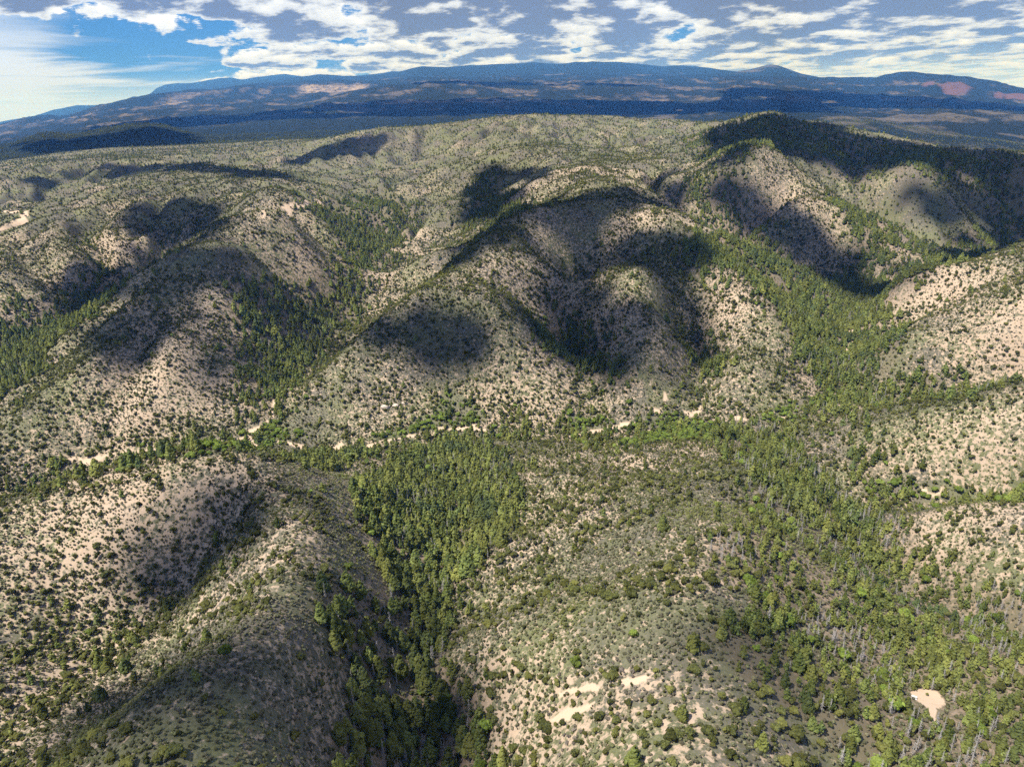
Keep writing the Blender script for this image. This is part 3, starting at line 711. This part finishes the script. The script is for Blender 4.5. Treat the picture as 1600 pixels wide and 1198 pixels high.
# ------------------------------------------------------------------ cumulus overhead: each throws one of the shadows on the hills
CLOUD_Z = hi_z + 450.0
SHADOW = [
 [(715,345),(722,300),(750,262),(775,258),(792,290),(820,312),(832,330),(800,350),(760,352)],
 [(645,430),(700,395),(760,362),(830,325),(900,308),(980,292),(1060,270),(1085,285),(1075,305),(1010,325),(960,345),(1000,370),(960,380),(900,360),(860,365),(815,385),(760,402),(700,425)],
 [(830,380),(880,360),(960,375),(1010,372),(1060,360),(1100,375),(1115,420),(1080,445),(1040,440),(985,440),(940,420),(935,450),(975,470),(1020,500),(1025,540),(995,590),(950,616),(910,575),(860,555),(800,530),(785,480),(840,440)],
 [(1030,440),(1080,450),(1110,500),(1120,560),(1110,600),(1085,580),(1060,530),(1020,490)],
 [(525,550),(560,520),(610,500),(670,478),(725,490),(775,515),(800,545),(760,575),(700,595),(650,580),(600,560),(560,560)],
 [(182,340),(215,318),(270,310),(325,322),(348,348),(318,378),(260,392),(215,390),(205,405),(235,420),(205,415),(196,375)],
 [(55,450),(90,425),(130,412),(195,428),(185,460),(140,485),(90,495),(60,480)],
 [(205,440),(250,405),(310,390),(390,398),(470,428),(492,470),(480,510),(430,535),(370,515),(330,490),(290,500),(250,480)],
 [(185,385),(250,388),(310,398),(270,470),(210,482),(165,470),(170,430)],
 [(110,525),(160,500),(220,478),(285,480),(290,520),(250,560),(205,585),(150,575)],[(270,590),(300,545),(340,528),(400,540),(400,585),(360,612),(310,625)],
 [(432,256),(480,238),(520,224),(600,208),(612,220),(570,240),(510,252),(470,258)],
 [(790,268),(810,258),(858,262),(866,282),(835,292),(800,285)],
 [(1070,225),(1140,200),(1205,176),(1300,203),(1420,224),(1660,250),(1660,325),(1570,335),(1510,290),(1430,268),(1360,265),(1330,290),(1285,285),(1250,240),(1200,232),(1150,262),(1100,262)],
 [(1390,312),(1430,295),(1490,285),(1540,300),(1575,345),(1540,368),(1460,352)],
 [(1090,265),(1160,290),(1240,335),(1330,395),(1400,415),(1440,440),(1400,470),(1330,475),(1260,430),(1180,370),(1110,320)],
 [(1440,400),(1540,360),(1660,342),(1660,384),(1560,396),(1470,420)],
 [(160,895),(185,850),(250,795),(320,750),(355,730),(405,745),(435,790),(420,840),(380,870),(330,900),(270,965),(200,970)],
 [(40,1150),(120,1095),(220,1050),(330,1010),(420,970),(480,935),(520,905),(600,912),(680,945),(740,1040),(790,1140),(810,1250),(20,1250)],
 [(1080,955),(1150,985),(1240,1030),(1200,1078),(1120,1040)],
 [(0,288),(60,276),(140,264),(240,254),(330,262),(430,262),(440,282),(340,276),(220,272),(80,295)],
 [(0,228),(150,214),(230,198),(300,210),(310,224),(180,230),(60,242)],
]
def ico():
    ph = (1 + 5 ** .5) / 2
    V = [Vector(v).normalized() for v in [(-1,ph,0),(1,ph,0),(-1,-ph,0),(1,-ph,0),(0,-1,ph),(0,1,ph),(0,-1,-ph),(0,1,-ph),(ph,0,-1),(ph,0,1),(-ph,0,-1),(-ph,0,1)]]
    Fc = [(0,11,5),(0,5,1),(0,1,7),(0,7,10),(0,10,11),(1,5,9),(5,11,4),(11,10,2),(10,7,6),(7,1,8),(3,9,4),(3,4,2),(3,2,6),(3,6,8),(3,8,9),(4,9,5),(2,4,11),(6,2,10),(8,6,7),(9,8,1)]
    for _ in range(1):
        cache = {}; F2 = []
        def mid(a, b):
            k = (min(a, b), max(a, b))
            if k not in cache: V.append(((V[a] + V[b]) / 2).normalized()); cache[k] = len(V) - 1
            return cache[k]
        for a, b, c in Fc:
            ab, bc, ca = mid(a, b), mid(b, c), mid(c, a); F2 += [(a, ab, ca), (b, bc, ab), (c, ca, bc), (ab, bc, ca)]
        Fc = F2
    return V, Fc
IV, IF = ico()
cg = Geo(); R = random.Random(3)
def puffs(poly_w, zg, rmax, thin=1.0):
    poly_c = np.c_[poly_w[:, 0], poly_w[:, 1]] + S[None, :2] * ((CLOUD_Z - zg) / S[2])[:, None]
    lo, hi = poly_c.min(0), poly_c.max(0); area = 0.5 * abs(np.dot(poly_c[:, 0], np.roll(poly_c[:, 1], 1)) - np.dot(poly_c[:, 1], np.roll(poly_c[:, 0], 1)))
    n = int(np.clip(thin * area / (0.30 * rmax * rmax), 24, 560)); k = 0; tries = 0
    while k < n and tries < 6000:
        tries += 1
        x, y = R.uniform(lo[0], hi[0]), R.uniform(lo[1], hi[1])
        if not inside(np.array([x]), np.array([y]), poly_c)[0]: continue
        de = float(line_dist(np.array([x]), np.array([y]), np.r_[poly_c, poly_c[:1]])[0])
        rad = min(rmax, de * 1.0 + rmax * 0.24) * R.uniform(.45, 1.12); k += 1
        zz = CLOUD_Z + rad * 0.2 + R.uniform(0, .6) * rad
        cg.add([(x + v.x * rad * R.uniform(.85, 1.12), y + v.y * rad * R.uniform(.85, 1.12), max(CLOUD_Z, zz + v.z * rad * .8)) for v in IV], IF)
for sp in SHADOW:
    q = densify(sp, True, 30); h = ground_hit(q[:, 0], q[:, 1])
    size = float(np.sqrt(np.ptp(h[:, 0]) * np.ptp(h[:, 1])))
    puffs(h[:, :2], h[:, 2], float(np.clip(size * (0.12 if len(sp) != 13 else .07), 12, 90)), {13: .22, 17: .62, 6: .55}.get(len(sp), .72))
# the broad deck that shades the far plateaus
def deck(x0, x1, ra, rb, rmax, thin=.6):
    c = [(r * math.sin(a), r * math.cos(a)) for r, aa in ((ra, 1), (rb, -1)) for a in [az_tan(x0, 150)[0] + (az_tan(x1, 150)[0] - az_tan(x0, 150)[0]) * (k / 8 if aa > 0 else 1 - k / 8) for k in range(9)]]
    c = np.array(c); puffs(c, z_at(c[:, 0], c[:, 1]), rmax, thin)
DECKS = [(480, 1300, 6000, 9000, 420), (1130, 1700, 8200, 12500, 380), (100, 480, 6800, 8600, 300), (640, 1000, 11400, 12800, 330)]
for d_ in DECKS: deck(*d_)
mcl, t = mat('cloud_white'); pos = t.n('ShaderNodeNewGeometry').outputs['Position']
cc = t.mix(t.noise(pos, 0.01, 4), (0.82, 0.83, 0.85), (0.92, 0.92, 0.92))
b1 = t.n('ShaderNodeBsdfDiffuse', i_Color=cc); b2 = t.n('ShaderNodeBsdfTranslucent', i_Color=cc); mx = t.n('ShaderNodeMixShader', i_0=0.06)
t.link(b1.outputs[0], mx.inputs[1]); t.link(b2.outputs[0], mx.inputs[2]); t.link(mx.outputs[0], t.n('ShaderNodeOutputMaterial').inputs[0])
co = bpy.data.objects.new('clouds', cg.mesh('clouds', [mcl], True)); COL.objects.link(co); co['kind'] = 'stuff'; co['label'] = 'white flat based cumulus drifting over the hills'

# ------------------------------------------------------------------ where the plants stand
TAN = (GZ - CAM_H) / G_r
RUN = np.maximum.accumulate(TAN, 0)
def shown(x, y, ztop, margin):
    r = np.hypot(x, y); a = np.arctan2(x, y)
    i = np.clip(np.interp(np.log(r), lnR, np.arange(len(RR))).astype(int) - 1, 0, len(RR) - 1)
    j = np.clip(np.round((a - AZ[0]) / (AZ[-1] - AZ[0]) * (NA - 1)).astype(int), 0, NA - 1)
    return (ztop - CAM_H) / r > RUN[i, j] - margin
def grid_pts(s, ra, rb):
    xs = np.arange(-min(rb, 3800), min(rb, 3800), s); ys = np.arange(20, rb, s)
    X, Y = np.meshgrid(xs, ys); X = X.ravel(); Y = Y.ravel()
    X = X + rng.uniform(-.48, .48, X.shape) * s; Y = Y + rng.uniform(-.48, .48, Y.shape) * s
    r = np.hypot(X, Y); m = (r >= ra) & (r < rb) & (np.abs(np.arctan2(X, Y)) < math.radians(52)); X, Y = X[m], Y[m]
    z = z_at(X, Y); px, py, w_ = project(X, Y, z)
    mar = 90
    m = (w_ > 1) & (px > -mar) & (px < PW + mar) & (py < PH + 110) & shown(X, Y, z + 5, 0.012)
    return X[m], Y[m], z[m]
CLEARING = WBARE[0].mean(0) + np.array([-0.5, -1.5])
class Stand:
    def __init__(s): s.d = []
    def add(s, X, Y, Z, size, asp, extra): s.d.append(np.c_[X, Y, Z, size, asp, extra])
    def get(s): return np.concatenate(s.d)
SC, SJ, SO, SD, SS = Stand(), Stand(), Stand(), Stand(), Stand()
for (ra, rb, sc, sj, so, sdn, ss) in ((60, 420, 3.0, 2.45, 3.4, 3.8, 1.3), (420, 750, 3.2, 2.45, 3.6, 4.2, 1.7), (750, 1250, 3.8, 2.8, 4.4, 5.4, 2.4), (1250, 1900, 4.8, 3.6, 6.5, 8, 3.7), (1900, 3000, 6.6, 6.4, 9.0, 12, 5.5), (3000, 4700, 10.5, 9.0, 40, 60, 0)):
    # conifers
    X, Y, Z = grid_pts(sc, ra, rb); f, fid, oak, br, sp, ba = zone_fields(X, Y)
    cl = fbm(X / 22, Y / 22, 3, 600); r = np.hypot(X, Y)
    dw = cart(DRAW, X, Y)
    p = np.where(f > 0, f ** 1.25 * np.clip(0.80 + 1.0 * cl + .10 * dw, 0.10, 1), 0.0)
    p = np.where(f <= 0, 0.012 + 0.16 * sstep(r, 1300, 2200) * np.clip(.6 + 1.5 * cl, 0, 1) + 0.02 * oak + 0.10 * np.clip(dw - .6, 0, 2), p) * (1 - ba)
    p = p * np.where((fid == 0) & (r < 300), .62, 1.2) * np.where((fid == 1) & (r < 330), np.clip(.56 + 1.0 * fbm(X / 30, Y / 30, 2, 605), .10, 1), 1)
    p = p * np.where((fid == 1) & (r >= 330), .78, 1)
    p = p * (np.hypot(X - CLEARING[0], Y - CLEARING[1]) > 8.5) if sc > 0 else p
    m = rng.random(len(X)) < p
    h = (3.2 + 7.0 * rng.random(m.sum()) ** .75) * np.where(f[m] > 0, 1.0, 0.72) * (1 + 0.3 * cl[m])
    slope_small = (fid[m] == 1) & (r[m] < 330); h = np.where(slope_small, h * 0.60, np.where(fid[m] == 1, h * .85, h))
    SC.add(X[m], Y[m], Z[m], h, rng.uniform(.85, 1.25, m.sum()), fid[m])
    # junipers and pinyons
    X, Y, Z = grid_pts(sj, ra, rb); f, fid, oak, br, sp, ba = zone_fields(X, Y)
    cl = fbm(X / 14, Y / 14, 3, 610); cl2 = fbm(X / 90, Y / 90, 3, 620); r = np.hypot(X, Y)
    p = np.clip(0.62 + 0.80 * cl + 0.45 * cl2, 0.06, 0.96)
    p = np.clip(p + .13 * cart(DRAW, X, Y), .04, .97) * (1 - 0.14 * sp) * (1 - 0.70 * br); p = np.where(f > .3, np.minimum(p, 0.26), p); p = np.where(oak, 0.5 * p, p) * (1 - ba * .86)
    p = p * (np.hypot(X - CLEARING[0], Y - CLEARING[1]) > 8.5) if sc > 0 else p
    m = rng.random(len(X)) < p
    SJ.add(X[m], Y[m], Z[m], (0.85 + 2.9 * rng.random(m.sum()) ** 1.45) * (1 + .25 * cl[m]) * np.where(br[m] > .5, .7, 1) * (1 - .15 * sp[m]), rng.uniform(.8, 1.25, m.sum()), fid[m])
    # oaks along the water
    X, Y, Z = grid_pts(so, ra, rb); f, fid, oak, br, sp, ba = zone_fields(X, Y)
    cl = fbm(X / 18, Y / 18, 3, 630)
    p = np.where(oak, np.clip(.85 + cl, 0, .97), np.where(f > 0, 0.03, 0.0006 + 0.02 * np.clip(fbm(X / 60, Y / 60, 2, 640) - .1, 0, 1))) * (1 - ba)
    p = p * (np.hypot(X - CLEARING[0], Y - CLEARING[1]) > 8.5) if sc > 0 else p
    m = rng.random(len(X)) < p
    SO.add(X[m], Y[m], Z[m], rng.uniform(2.2, 5.0, m.sum()), rng.uniform(.85, 1.15, m.sum()), np.where(oak[m], 100, fid[m]))
    # standing dead trees
    X, Y, Z = grid_pts(sdn, ra, rb); f, fid, oak, br, sp, ba = zone_fields(X, Y)
    cl = fbm(X / 45, Y / 45, 2, 650)
    p = np.where((f > .55) & (fid != 5), np.clip(0.08 + 1.9 * (cl - .02), 0.04, 0.55) * np.where(fid == 1, 2.1, 1.8), 0.0) * (1 - ba)
    p = p * (np.hypot(X - CLEARING[0], Y - CLEARING[1]) > 8.5) if sc > 0 else p
    m = rng.random(len(X)) < p
    SD.add(X[m], Y[m], Z[m], rng.uniform(4.4, 8.8, m.sum()) * np.where((fid[m] == 1) & (np.hypot(X[m], Y[m]) < 330), .75, 1), rng.uniform(.8, 1.25, m.sum()), fid[m])
    if ss:
        X, Y, Z = grid_pts(ss, ra, rb); f, fid, oak, br, sp, ba = zone_fields(X, Y)
        cl = fbm(X / 9, Y / 9, 3, 660); cl2 = fbm(X / 60, Y / 60, 3, 670)
        p = np.clip(0.64 + 0.6 * cl + .25 * cl2, .15, .95) * (1 - .12 * sp); p = np.where(br > rng.random(len(X)), np.clip(.78 + .5 * cl, .2, .95), p); p = np.where(f > 0, .55, p) * (1 - ba * .98)
        m = rng.random(len(X)) < p
        SS.add(X[m], Y[m], Z[m], rng.uniform(.55, 1.3, m.sum()) * (1 + .16 * ss * 0.5), rng.uniform(.8, 1.3, m.sum()), fid[m])
SC, SJ, SO, SD, SS = [q.get() for q in (SC, SJ, SO, SD, SS)]
print('PLANTS', [len(q) for q in (SC, SJ, SO, SD, SS)])

# ------------------------------------------------------------------ one of each kind
NV = 4
def build(fn): g_ = Geo(); fn(g_); return g_
con_crown = []; con_trunk = []; con_joint = []; con_low = []
jun_crown = []; jun_trunk = []; jun_joint = []; jun_low = []; oak_crown = []; oak_joint = []; oak_trunk = []; snag_t = []; snag_b = []; snag_joint = []; sage_low = []
for k in range(NV):
    wd = (0.24, 0.28, 0.31, 0.26)[k]
    con_crown.append(build(lambda g_: conifer_crown(g_, 10 + k, 190, 0, wd)).mesh('conifer_crown', [M_CON]))
    con_trunk.append(build(lambda g_: conifer_trunk(g_, k)).mesh('conifer_trunk', [M_BARK], True))
    con_joint.append(build(lambda g_: (conifer_crown(g_, 20 + k, 130, 0, wd), conifer_trunk(g_, k, 1))).mesh('conifer_stand', [M_CON, M_BARK]))
    con_low.append(build(lambda g_: conifer_crown(g_, 30 + k, 42, 0, wd * 1.05)).mesh('conifer_far', [M_CON]))
    jun_crown.append(build(lambda g_: round_crown(g_, 40 + k, 150, 0, .52, .44, .5, 5, .13)).mesh('juniper_crown', [M_JUN]))
    jun_trunk.append(build(lambda g_: round_trunk(g_, k)).mesh('juniper_trunk', [M_BARK], True))
    jun_joint.append(build(lambda g_: round_crown(g_, 50 + k, 90, 0, .50, .44, .5, 4, .15)).mesh('juniper_slope', [M_JUN]))
    jun_low.append(build(lambda g_: round_crown(g_, 60 + k, 26, 0, .48, .44, .5, 2, .22)).mesh('juniper_far', [M_JUN]))
    oak_crown.append(build(lambda g_: round_crown(g_, 70 + k, 150, 0, .56, .40, .5, 6, .13)).mesh('oak_crown', [M_OAK]))
    oak_trunk.append(build(lambda g_: round_trunk(g_, 8 + k)).mesh('oak_trunk', [M_BARK], True))
    oak_joint.append(build(lambda g_: round_crown(g_, 80 + k, 70, 0, .54, .42, .5, 4, .16)).mesh('oak_stand', [M_OAK]))
    snag_t.append(build(lambda g_: snag_trunk(g_, k)).mesh('snag_trunk', [M_DEAD], True))
    snag_b.append(build(lambda g_: snag_branches(g_, 5 + k, 60)).mesh('snag_branches', [M_DEAD], True))
    snag_joint.append(build(lambda g_: (snag_trunk(g_, 9 + k), snag_branches(g_, 15 + k, 42))).mesh('snag_stand', [M_DEAD], True))
    sage_low.append(build(lambda g_: round_crown(g_, 90 + k, 22, 0, .45, .40, .55, 2, .24)).mesh('scrub', [M_SAGE]))

def scatter(name, D, protos, label, cat):
    """one uncounted mass of plants: points with a kind, size and turn, plants put on them by geometry nodes"""
    n = len(D)
    me = bpy.data.meshes.new(name); me.vertices.add(n); me.vertices.foreach_set('co', D[:, :3].astype(np.float32).ravel())
    sc_ = np.c_[D[:, 3] * D[:, 4], D[:, 3] * D[:, 4], D[:, 3]].astype(np.float32)
    a = me.attributes.new('psize', 'FLOAT_VECTOR', 'POINT'); a.data.foreach_set('vector', sc_.ravel())
    rot = np.c_[rng.normal(0, .05, n), rng.normal(0, .05, n), rng.uniform(0, 6.283, n)].astype(np.float32)
    a = me.attributes.new('pturn', 'FLOAT_VECTOR', 'POINT'); a.data.foreach_set('vector', rot.ravel())
    a = me.attributes.new('pkind', 'INT', 'POINT'); a.data.foreach_set('value', rng.integers(0, len(protos), n).astype(np.int32))
    o = bpy.data.objects.new(name, me); COL.objects.link(o)
    pc = bpy.data.collections.new(name + '_kinds')
    for i, pm in enumerate(protos): pc.objects.link(bpy.data.objects.new('%s_%d' % (pm.name.split('.')[0], i), pm))
    ng = bpy.data.node_groups.new(name, 'GeometryNodeTree')
    ng.interface.new_socket('Geometry', in_out='INPUT', socket_type='NodeSocketGeometry'); ng.interface.new_socket('Geometry', in_out='OUTPUT', socket_type='NodeSocketGeometry')
    N = ng.nodes; L = ng.links
    gi, go = N.new('NodeGroupInput'), N.new('NodeGroupOutput')
    ci = N.new('GeometryNodeCollectionInfo'); ci.inputs['Collection'].default_value = pc; ci.inputs['Separate Children'].default_value = True; ci.inputs['Reset Children'].default_value = True
    ip = N.new('GeometryNodeInstanceOnPoints'); ip.inputs['Pick Instance'].default_value = True
    def attr(nm, ty):
        q = N.new('GeometryNodeInputNamedAttribute'); q.data_type = ty; q.inputs['Name'].default_value = nm; return q.outputs[0]
    L.new(gi.outputs[0], ip.inputs['Points']); L.new(ci.outputs[0], ip.inputs['Instance'])
    L.new(attr('pkind', 'INT'), ip.inputs['Instance Index']); L.new(attr('psize', 'FLOAT_VECTOR'), ip.inputs['Scale'])
    e2r = N.new('FunctionNodeEulerToRotation'); L.new(attr('pturn', 'FLOAT_VECTOR'), e2r.inputs[0]); L.new(e2r.outputs[0], ip.inputs['Rotation'])
    L.new(ip.outputs[0], go.inputs[0])
    md_ = o.modifiers.new('plants', 'NODES'); md_.node_group = ng
    o['kind'] = 'stuff'; o['label'] = label
    return o

def pick(D, n=300):
    """the n plants that show largest, and the rest"""
    px, py, w_ = project(D[:, 0], D[:, 1], D[:, 2] + D[:, 3] * .5)
    ok = (px > 4) & (px < PW - 4) & (py > 0) & (py < PH - 4) & shown(D[:, 0], D[:, 1], D[:, 2] + .6 * D[:, 3], 0)
    a = D[:, 3] * np.sqrt(D[:, 4]) / w_ * ok
    o = np.argsort(-a); return o[:n], o[n:]

ZONEWORDS = list(FOREST)
TREE = np.concatenate([np.c_[q[:, :4], np.full(len(q), k)] for k, q in enumerate((SC, SJ, SO, SD))]); TREE = TREE[np.hypot(TREE[:, 0], TREE[:, 1]) < 800]
open('/tmp/counts.txt', 'w').write(str([len(q) for q in (SC, SJ, SO, SD, SS)]))
def individuals(name, D, parts_per_kind, labeler, cat, group, kind):
    idx, rest = pick(D)
    px, py, _ = project(D[idx, 0], D[idx, 1], D[idx, 2])
    protos = {}; rows = []
    for n, i in enumerate(idx):
        x, y, z, h, asp = D[i, :5]; k = int(rng.integers(0, NV))
        if k not in protos:
            root = bpy.data.objects.new(name, None); root.empty_display_size = .3
            kids = []
            for pn, ms in parts_per_kind:
                c = bpy.data.objects.new(pn, ms[k]); c.parent = root; kids.append(c)
            protos[k] = (root, kids)
        else:
            root0, kids0 = protos[k]; root = root0.copy(); kids = []
            for c0 in kids0:
                c = c0.copy(); c.parent = root; kids.append(c)
        COL.objects.link(root)
        for c in kids: COL.objects.link(c)
        root.location = (x, y, z); root.scale = (h * asp, h * asp, h); root.rotation_euler = (0, 0, float(rng.uniform(0, 6.283)))
        rows.append((root, labeler(px[n], py[n], h, asp, int(D[i, 5])) + ' ' + company(i, kind, D, TREE), px[n])); root['category'] = cat; root['group'] = group
    settle(rows)
    return D[rest]

ORD = ['leftmost', 'second from left', 'third from left', 'fourth from left', 'fifth from left', 'sixth from left', 'seventh from left', 'eighth from left', 'ninth from left', 'tenth from left', 'eleventh from left', 'twelfth from left'] + [q + ' from left' for q in ('thirteenth', 'fourteenth', 'fifteenth', 'sixteenth', 'seventeenth', 'eighteenth', 'nineteenth', 'twentieth')]
def fine_place(px, py, fid):
    nm = ZONEWORDS[fid] if 0 <= fid < len(ZONEWORDS) else ''
    if nm == 'gully':
        return 'in shaded gully at bottom edge' if py > 1120 else 'in shaded gully above bottom edge' if py > 1040 else 'in shaded middle gully' if py > 940 else 'in sunlit gully neck' if py > 860 else 'in sunlit upper gully'
    if nm == 'slope':
        if py > 1110: return 'below the bare clearing' if px > 1460 else 'lower left of bare clearing' if px > 1330 else 'on pale ground, bottom right'
        if py > 1040: return 'right of bare clearing' if px > 1480 else 'just left of bare clearing' if px > 1340 else 'in shaded patch, lower right'
        return 'up slope from bare clearing' if px > 1400 else 'on wooded slope, right' if px > 1240 else 'beside purple scrub, right'
    side = 'far left' if px < 250 else 'left' if px < 450 else 'left of centre' if px < 700 else 'centre' if px < 900 else 'right of centre' if px < 1150 else 'right'
    ht = 'at bottom edge' if py > 1110 else 'on lower hillside' if py > 1000 else 'on hillside' if py > 900 else 'on middle hillside' if py > 780 else 'near creek'
    return ht + ', ' + side
def company(i, kind, D, TREE):
    d = np.hypot(TREE[:, 0] - D[i, 0], TREE[:, 1] - D[i, 1]); d[d < 1e-6] = 1e9
    j = int(np.argmin(d)); k = int(TREE[j, 4])
    if d[j] > 5.5: return 'standing apart'
    return ('touching ' if d[j] < 2.6 else 'near ') + ('another ' if k == kind else '') + ('conifer', 'juniper', 'oak', 'snag')[k]
def lab_con(px, py, h, asp, fid): return ('tall' if h > 8.4 else 'tallish' if h > 7.2 else 'small' if h < 5 else 'medium') + ' ' + ('broad' if asp > 1.1 else 'slender' if asp < .95 else 'pointed') + ' green conifer ' + fine_place(px, py, fid)
def lab_jun(px, py, h, asp, fid): return ('large' if h > 3.8 else 'small' if h < 2.6 else 'medium') + ' ' + ('spreading' if asp > 1.1 else 'upright' if asp < .92 else 'rounded') + ' olive juniper ' + fine_place(px, py, fid)
def lab_oak(px, py, h, asp, fid):
    return ('large' if h > 4.4 else 'small' if h < 3 else 'medium') + ' ' + ('spreading' if asp > 1.05 else 'upright' if asp < .95 else 'rounded') + ' bright green oak ' + (fine_place(px, py, fid) if fid < 50 else 'by creek, ' + ('far left' if px < 300 else 'left' if px < 500 else 'left of centre' if px < 650 else 'centre' if px < 800 else 'right of centre' if px < 1000 else 'right' if px < 1250 else 'far right'))
def lab_dead(px, py, h, asp, fid): return ('tall' if h > 8.4 else 'short' if h < 6.3 else 'medium') + ' ' + ('wide' if asp > 1.05 else 'narrow') + ' bare grey snag ' + fine_place(px, py, fid)
def settle(rows):
    """labels that still coincide are told apart by their order from the left"""
    by = {}
    for o, lb, px in rows: by.setdefault(lb, []).append((px, o))
    for lb, l in by.items():
        l.sort(key=lambda q: q[0])
        for n, (px, o) in enumerate(l):
            if len(l) == 1: o['label'] = lb
            elif n == len(l) - 1 : o['label'] = lb + ', rightmost'
            elif n < len(ORD): o['label'] = lb + ', ' + ORD[n]
            else: o['label'] = lb + ', towards right'
            if len(o['label'].split()) > 16: o['label'] = o['label'].replace(' bare grey', ' grey').replace(' green conifer', ' conifer').replace(' olive juniper', ' juniper').replace('bright green oak', 'green oak')
rc = individuals('conifer', SC, [('trunk', con_trunk), ('crown', con_crown)], lab_con, 'conifer', 'conifers in the gullies and on the near slopes', 0)
rj = individuals('juniper', SJ, [('trunk', jun_trunk), ('crown', jun_crown)], lab_jun, 'juniper', 'junipers dotted over the near hillsides', 1)
ro = individuals('oak_tree', SO, [('trunk', oak_trunk), ('crown', oak_crown)], lab_oak, 'oak', 'bright green oaks by the creek and in the gullies', 2)
rd = individuals('dead_tree', SD, [('trunk', snag_t), ('branches', snag_b)], lab_dead, 'dead tree', 'grey dead trees standing among the conifers', 3)
def split(D, r): q = np.hypot(D[:, 0], D[:, 1]); return D[q < r], D[q >= r]
def both(name, D, near, far, label, r):
    a, b = split(D, r)
    D2 = np.r_[a, b]; n_a = len(a)
    o = scatter(name, D2, near + far, label, None)
    kinds = np.r_[rng.integers(0, len(near), n_a), len(near) + rng.integers(0, len(far), len(b))].astype(np.int32)
    o.data.attributes['pkind'].data.foreach_set('value', kinds)
both('conifer_forest', rc, con_joint, con_low, 'dark green conifer woods filling the farther gullies and ridges', 700)
both('juniper_woodland', rj, jun_joint, jun_low, 'olive junipers dotting the farther hillsides', 520)
scatter('oak_thicket', ro, oak_joint, 'bright green oak thicket along the creek', None)
scatter('dead_wood_stand', rd, snag_joint, 'grey dead trees scattered through the farther woods', None)
scatter('low_scrub', SS, sage_low, 'low grey green and brown scrub covering the ground', None)

# ------------------------------------------------------------------ the few other things on the hills
def bevel_box(g_, c, sz, rot=0.0, tilt=0.0, mi=0, b=0.02):
    """a box with chamfered upright edges, turned about z and tilted about its own x"""
    hx, hy, hz_ = [q / 2 for q in sz]; cr, sr = math.cos(rot), math.sin(rot); ct, st = math.cos(tilt), math.sin(tilt)
    ring = [(-hx + b, -hy), (hx - b, -hy), (hx, -hy + b), (hx, hy - b), (hx - b, hy), (-hx + b, hy), (-hx, hy - b), (-hx, -hy + b)]
    V = []
    for z in (-hz_, hz_):
        for x, y in ring:
            y2, z2 = y * ct - z * st, y * st + z * ct; V.append((c[0] + x * cr - y2 * sr, c[1] + x * sr + y2 * cr, c[2] + z2))
    g_.add(V, [tuple(range(7, -1, -1)), tuple(range(8, 16))] + [(i, (i + 1) % 8, 8 + (i + 1) % 8, 8 + i) for i in range(8)], mi)
def plain(name, c1, c2, sc_, rough=.6):
    m, t = mat(name); p_ = t.n('ShaderNodeTexCoord').outputs['Object']; finish(t, t.mix(t.noise(p_, sc_, 5, .6), c1, c2), rough); return m
m_white = plain('white_sheet_metal', (0.46, 0.45, 0.43), (0.58, 0.57, 0.55), 3.0, .5)
m_dark = plain('dark_gutter', (0.03, 0.03, 0.03), (0.06, 0.055, 0.05), 4.0, .7)
m_post = plain('grey_post', (0.22, 0.20, 0.17), (0.30, 0.27, 0.23), 6.0, .8)
P0 = ground_hit([1428], [1091])[0]
sh = bpy.data.objects.new('shelter', None); COL.objects.link(sh); sh.location = P0; sh.scale = (.62, .62, .62); sh.rotation_euler = (0, 0, math.radians(-32))
sh['label'] = 'small white panel roof with dark gutter at left edge of bare clearing'; sh['category'] = 'shelter'
def part(nm, fn, m, par):
    g_ = Geo(); fn(g_); o = bpy.data.objects.new(nm, g_.mesh(nm, [m])); COL.objects.link(o); o.parent = par; return o
part('roof_panel', lambda g_: bevel_box(g_, (0, 0.78, 0.82), (2.5, 1.1, 0.05), 0, math.radians(7)), m_white, sh)
part('roof_panel', lambda g_: bevel_box(g_, (0, -0.78, 0.82), (2.5, 1.1, 0.05), 0, math.radians(-7)), m_white, sh)
part('gutter', lambda g_: bevel_box(g_, (0, 0, 0.70), (2.6, 0.42, 0.12)), m_dark, sh)
for px_ in (-1.05, 1.05):
    for py_ in (-1.1, 1.1): part('post', lambda g_: bevel_box(g_, (px_, py_, 0.28), (0.12, 0.12, 1.06)), m_post, sh)
m_rock = plain('pale_boulder', (0.40, 0.33, 0.28), (0.58, 0.50, 0.43), 1.2, .9)
for (bx, by, sz, lb) in ((603, 638, 3.6, 'pale rounded boulder on the hillside above the creek road'), (618, 634, 3.0, 'low flat pale boulder just right of the rounded one'), (632, 632, 2.2, 'small pale boulder, rightmost of the three above the creek')):
    P0 = ground_hit([bx], [by])[0]; R = random.Random(bx); g_ = Geo()
    f_ = [Vector((R.gauss(0, 1), R.gauss(0, 1), R.gauss(0, 1))).normalized() for _ in range(9)]
    g_.add([Vector((v.x * sz * 1.2, v.y * sz * .8, v.z * sz * .55)) * (1 - .28 * max(0, max(v.dot(q) for q in f_) - .72) / .28) + Vector((0, 0, sz * .2)) for v in IV], IF)
    o = bpy.data.objects.new('boulder', g_.mesh('boulder', [m_rock])); COL.objects.link(o); o.location = P0; o['label'] = lb; o['category'] = 'boulder'; o['group'] = 'pale boulders above the creek road'
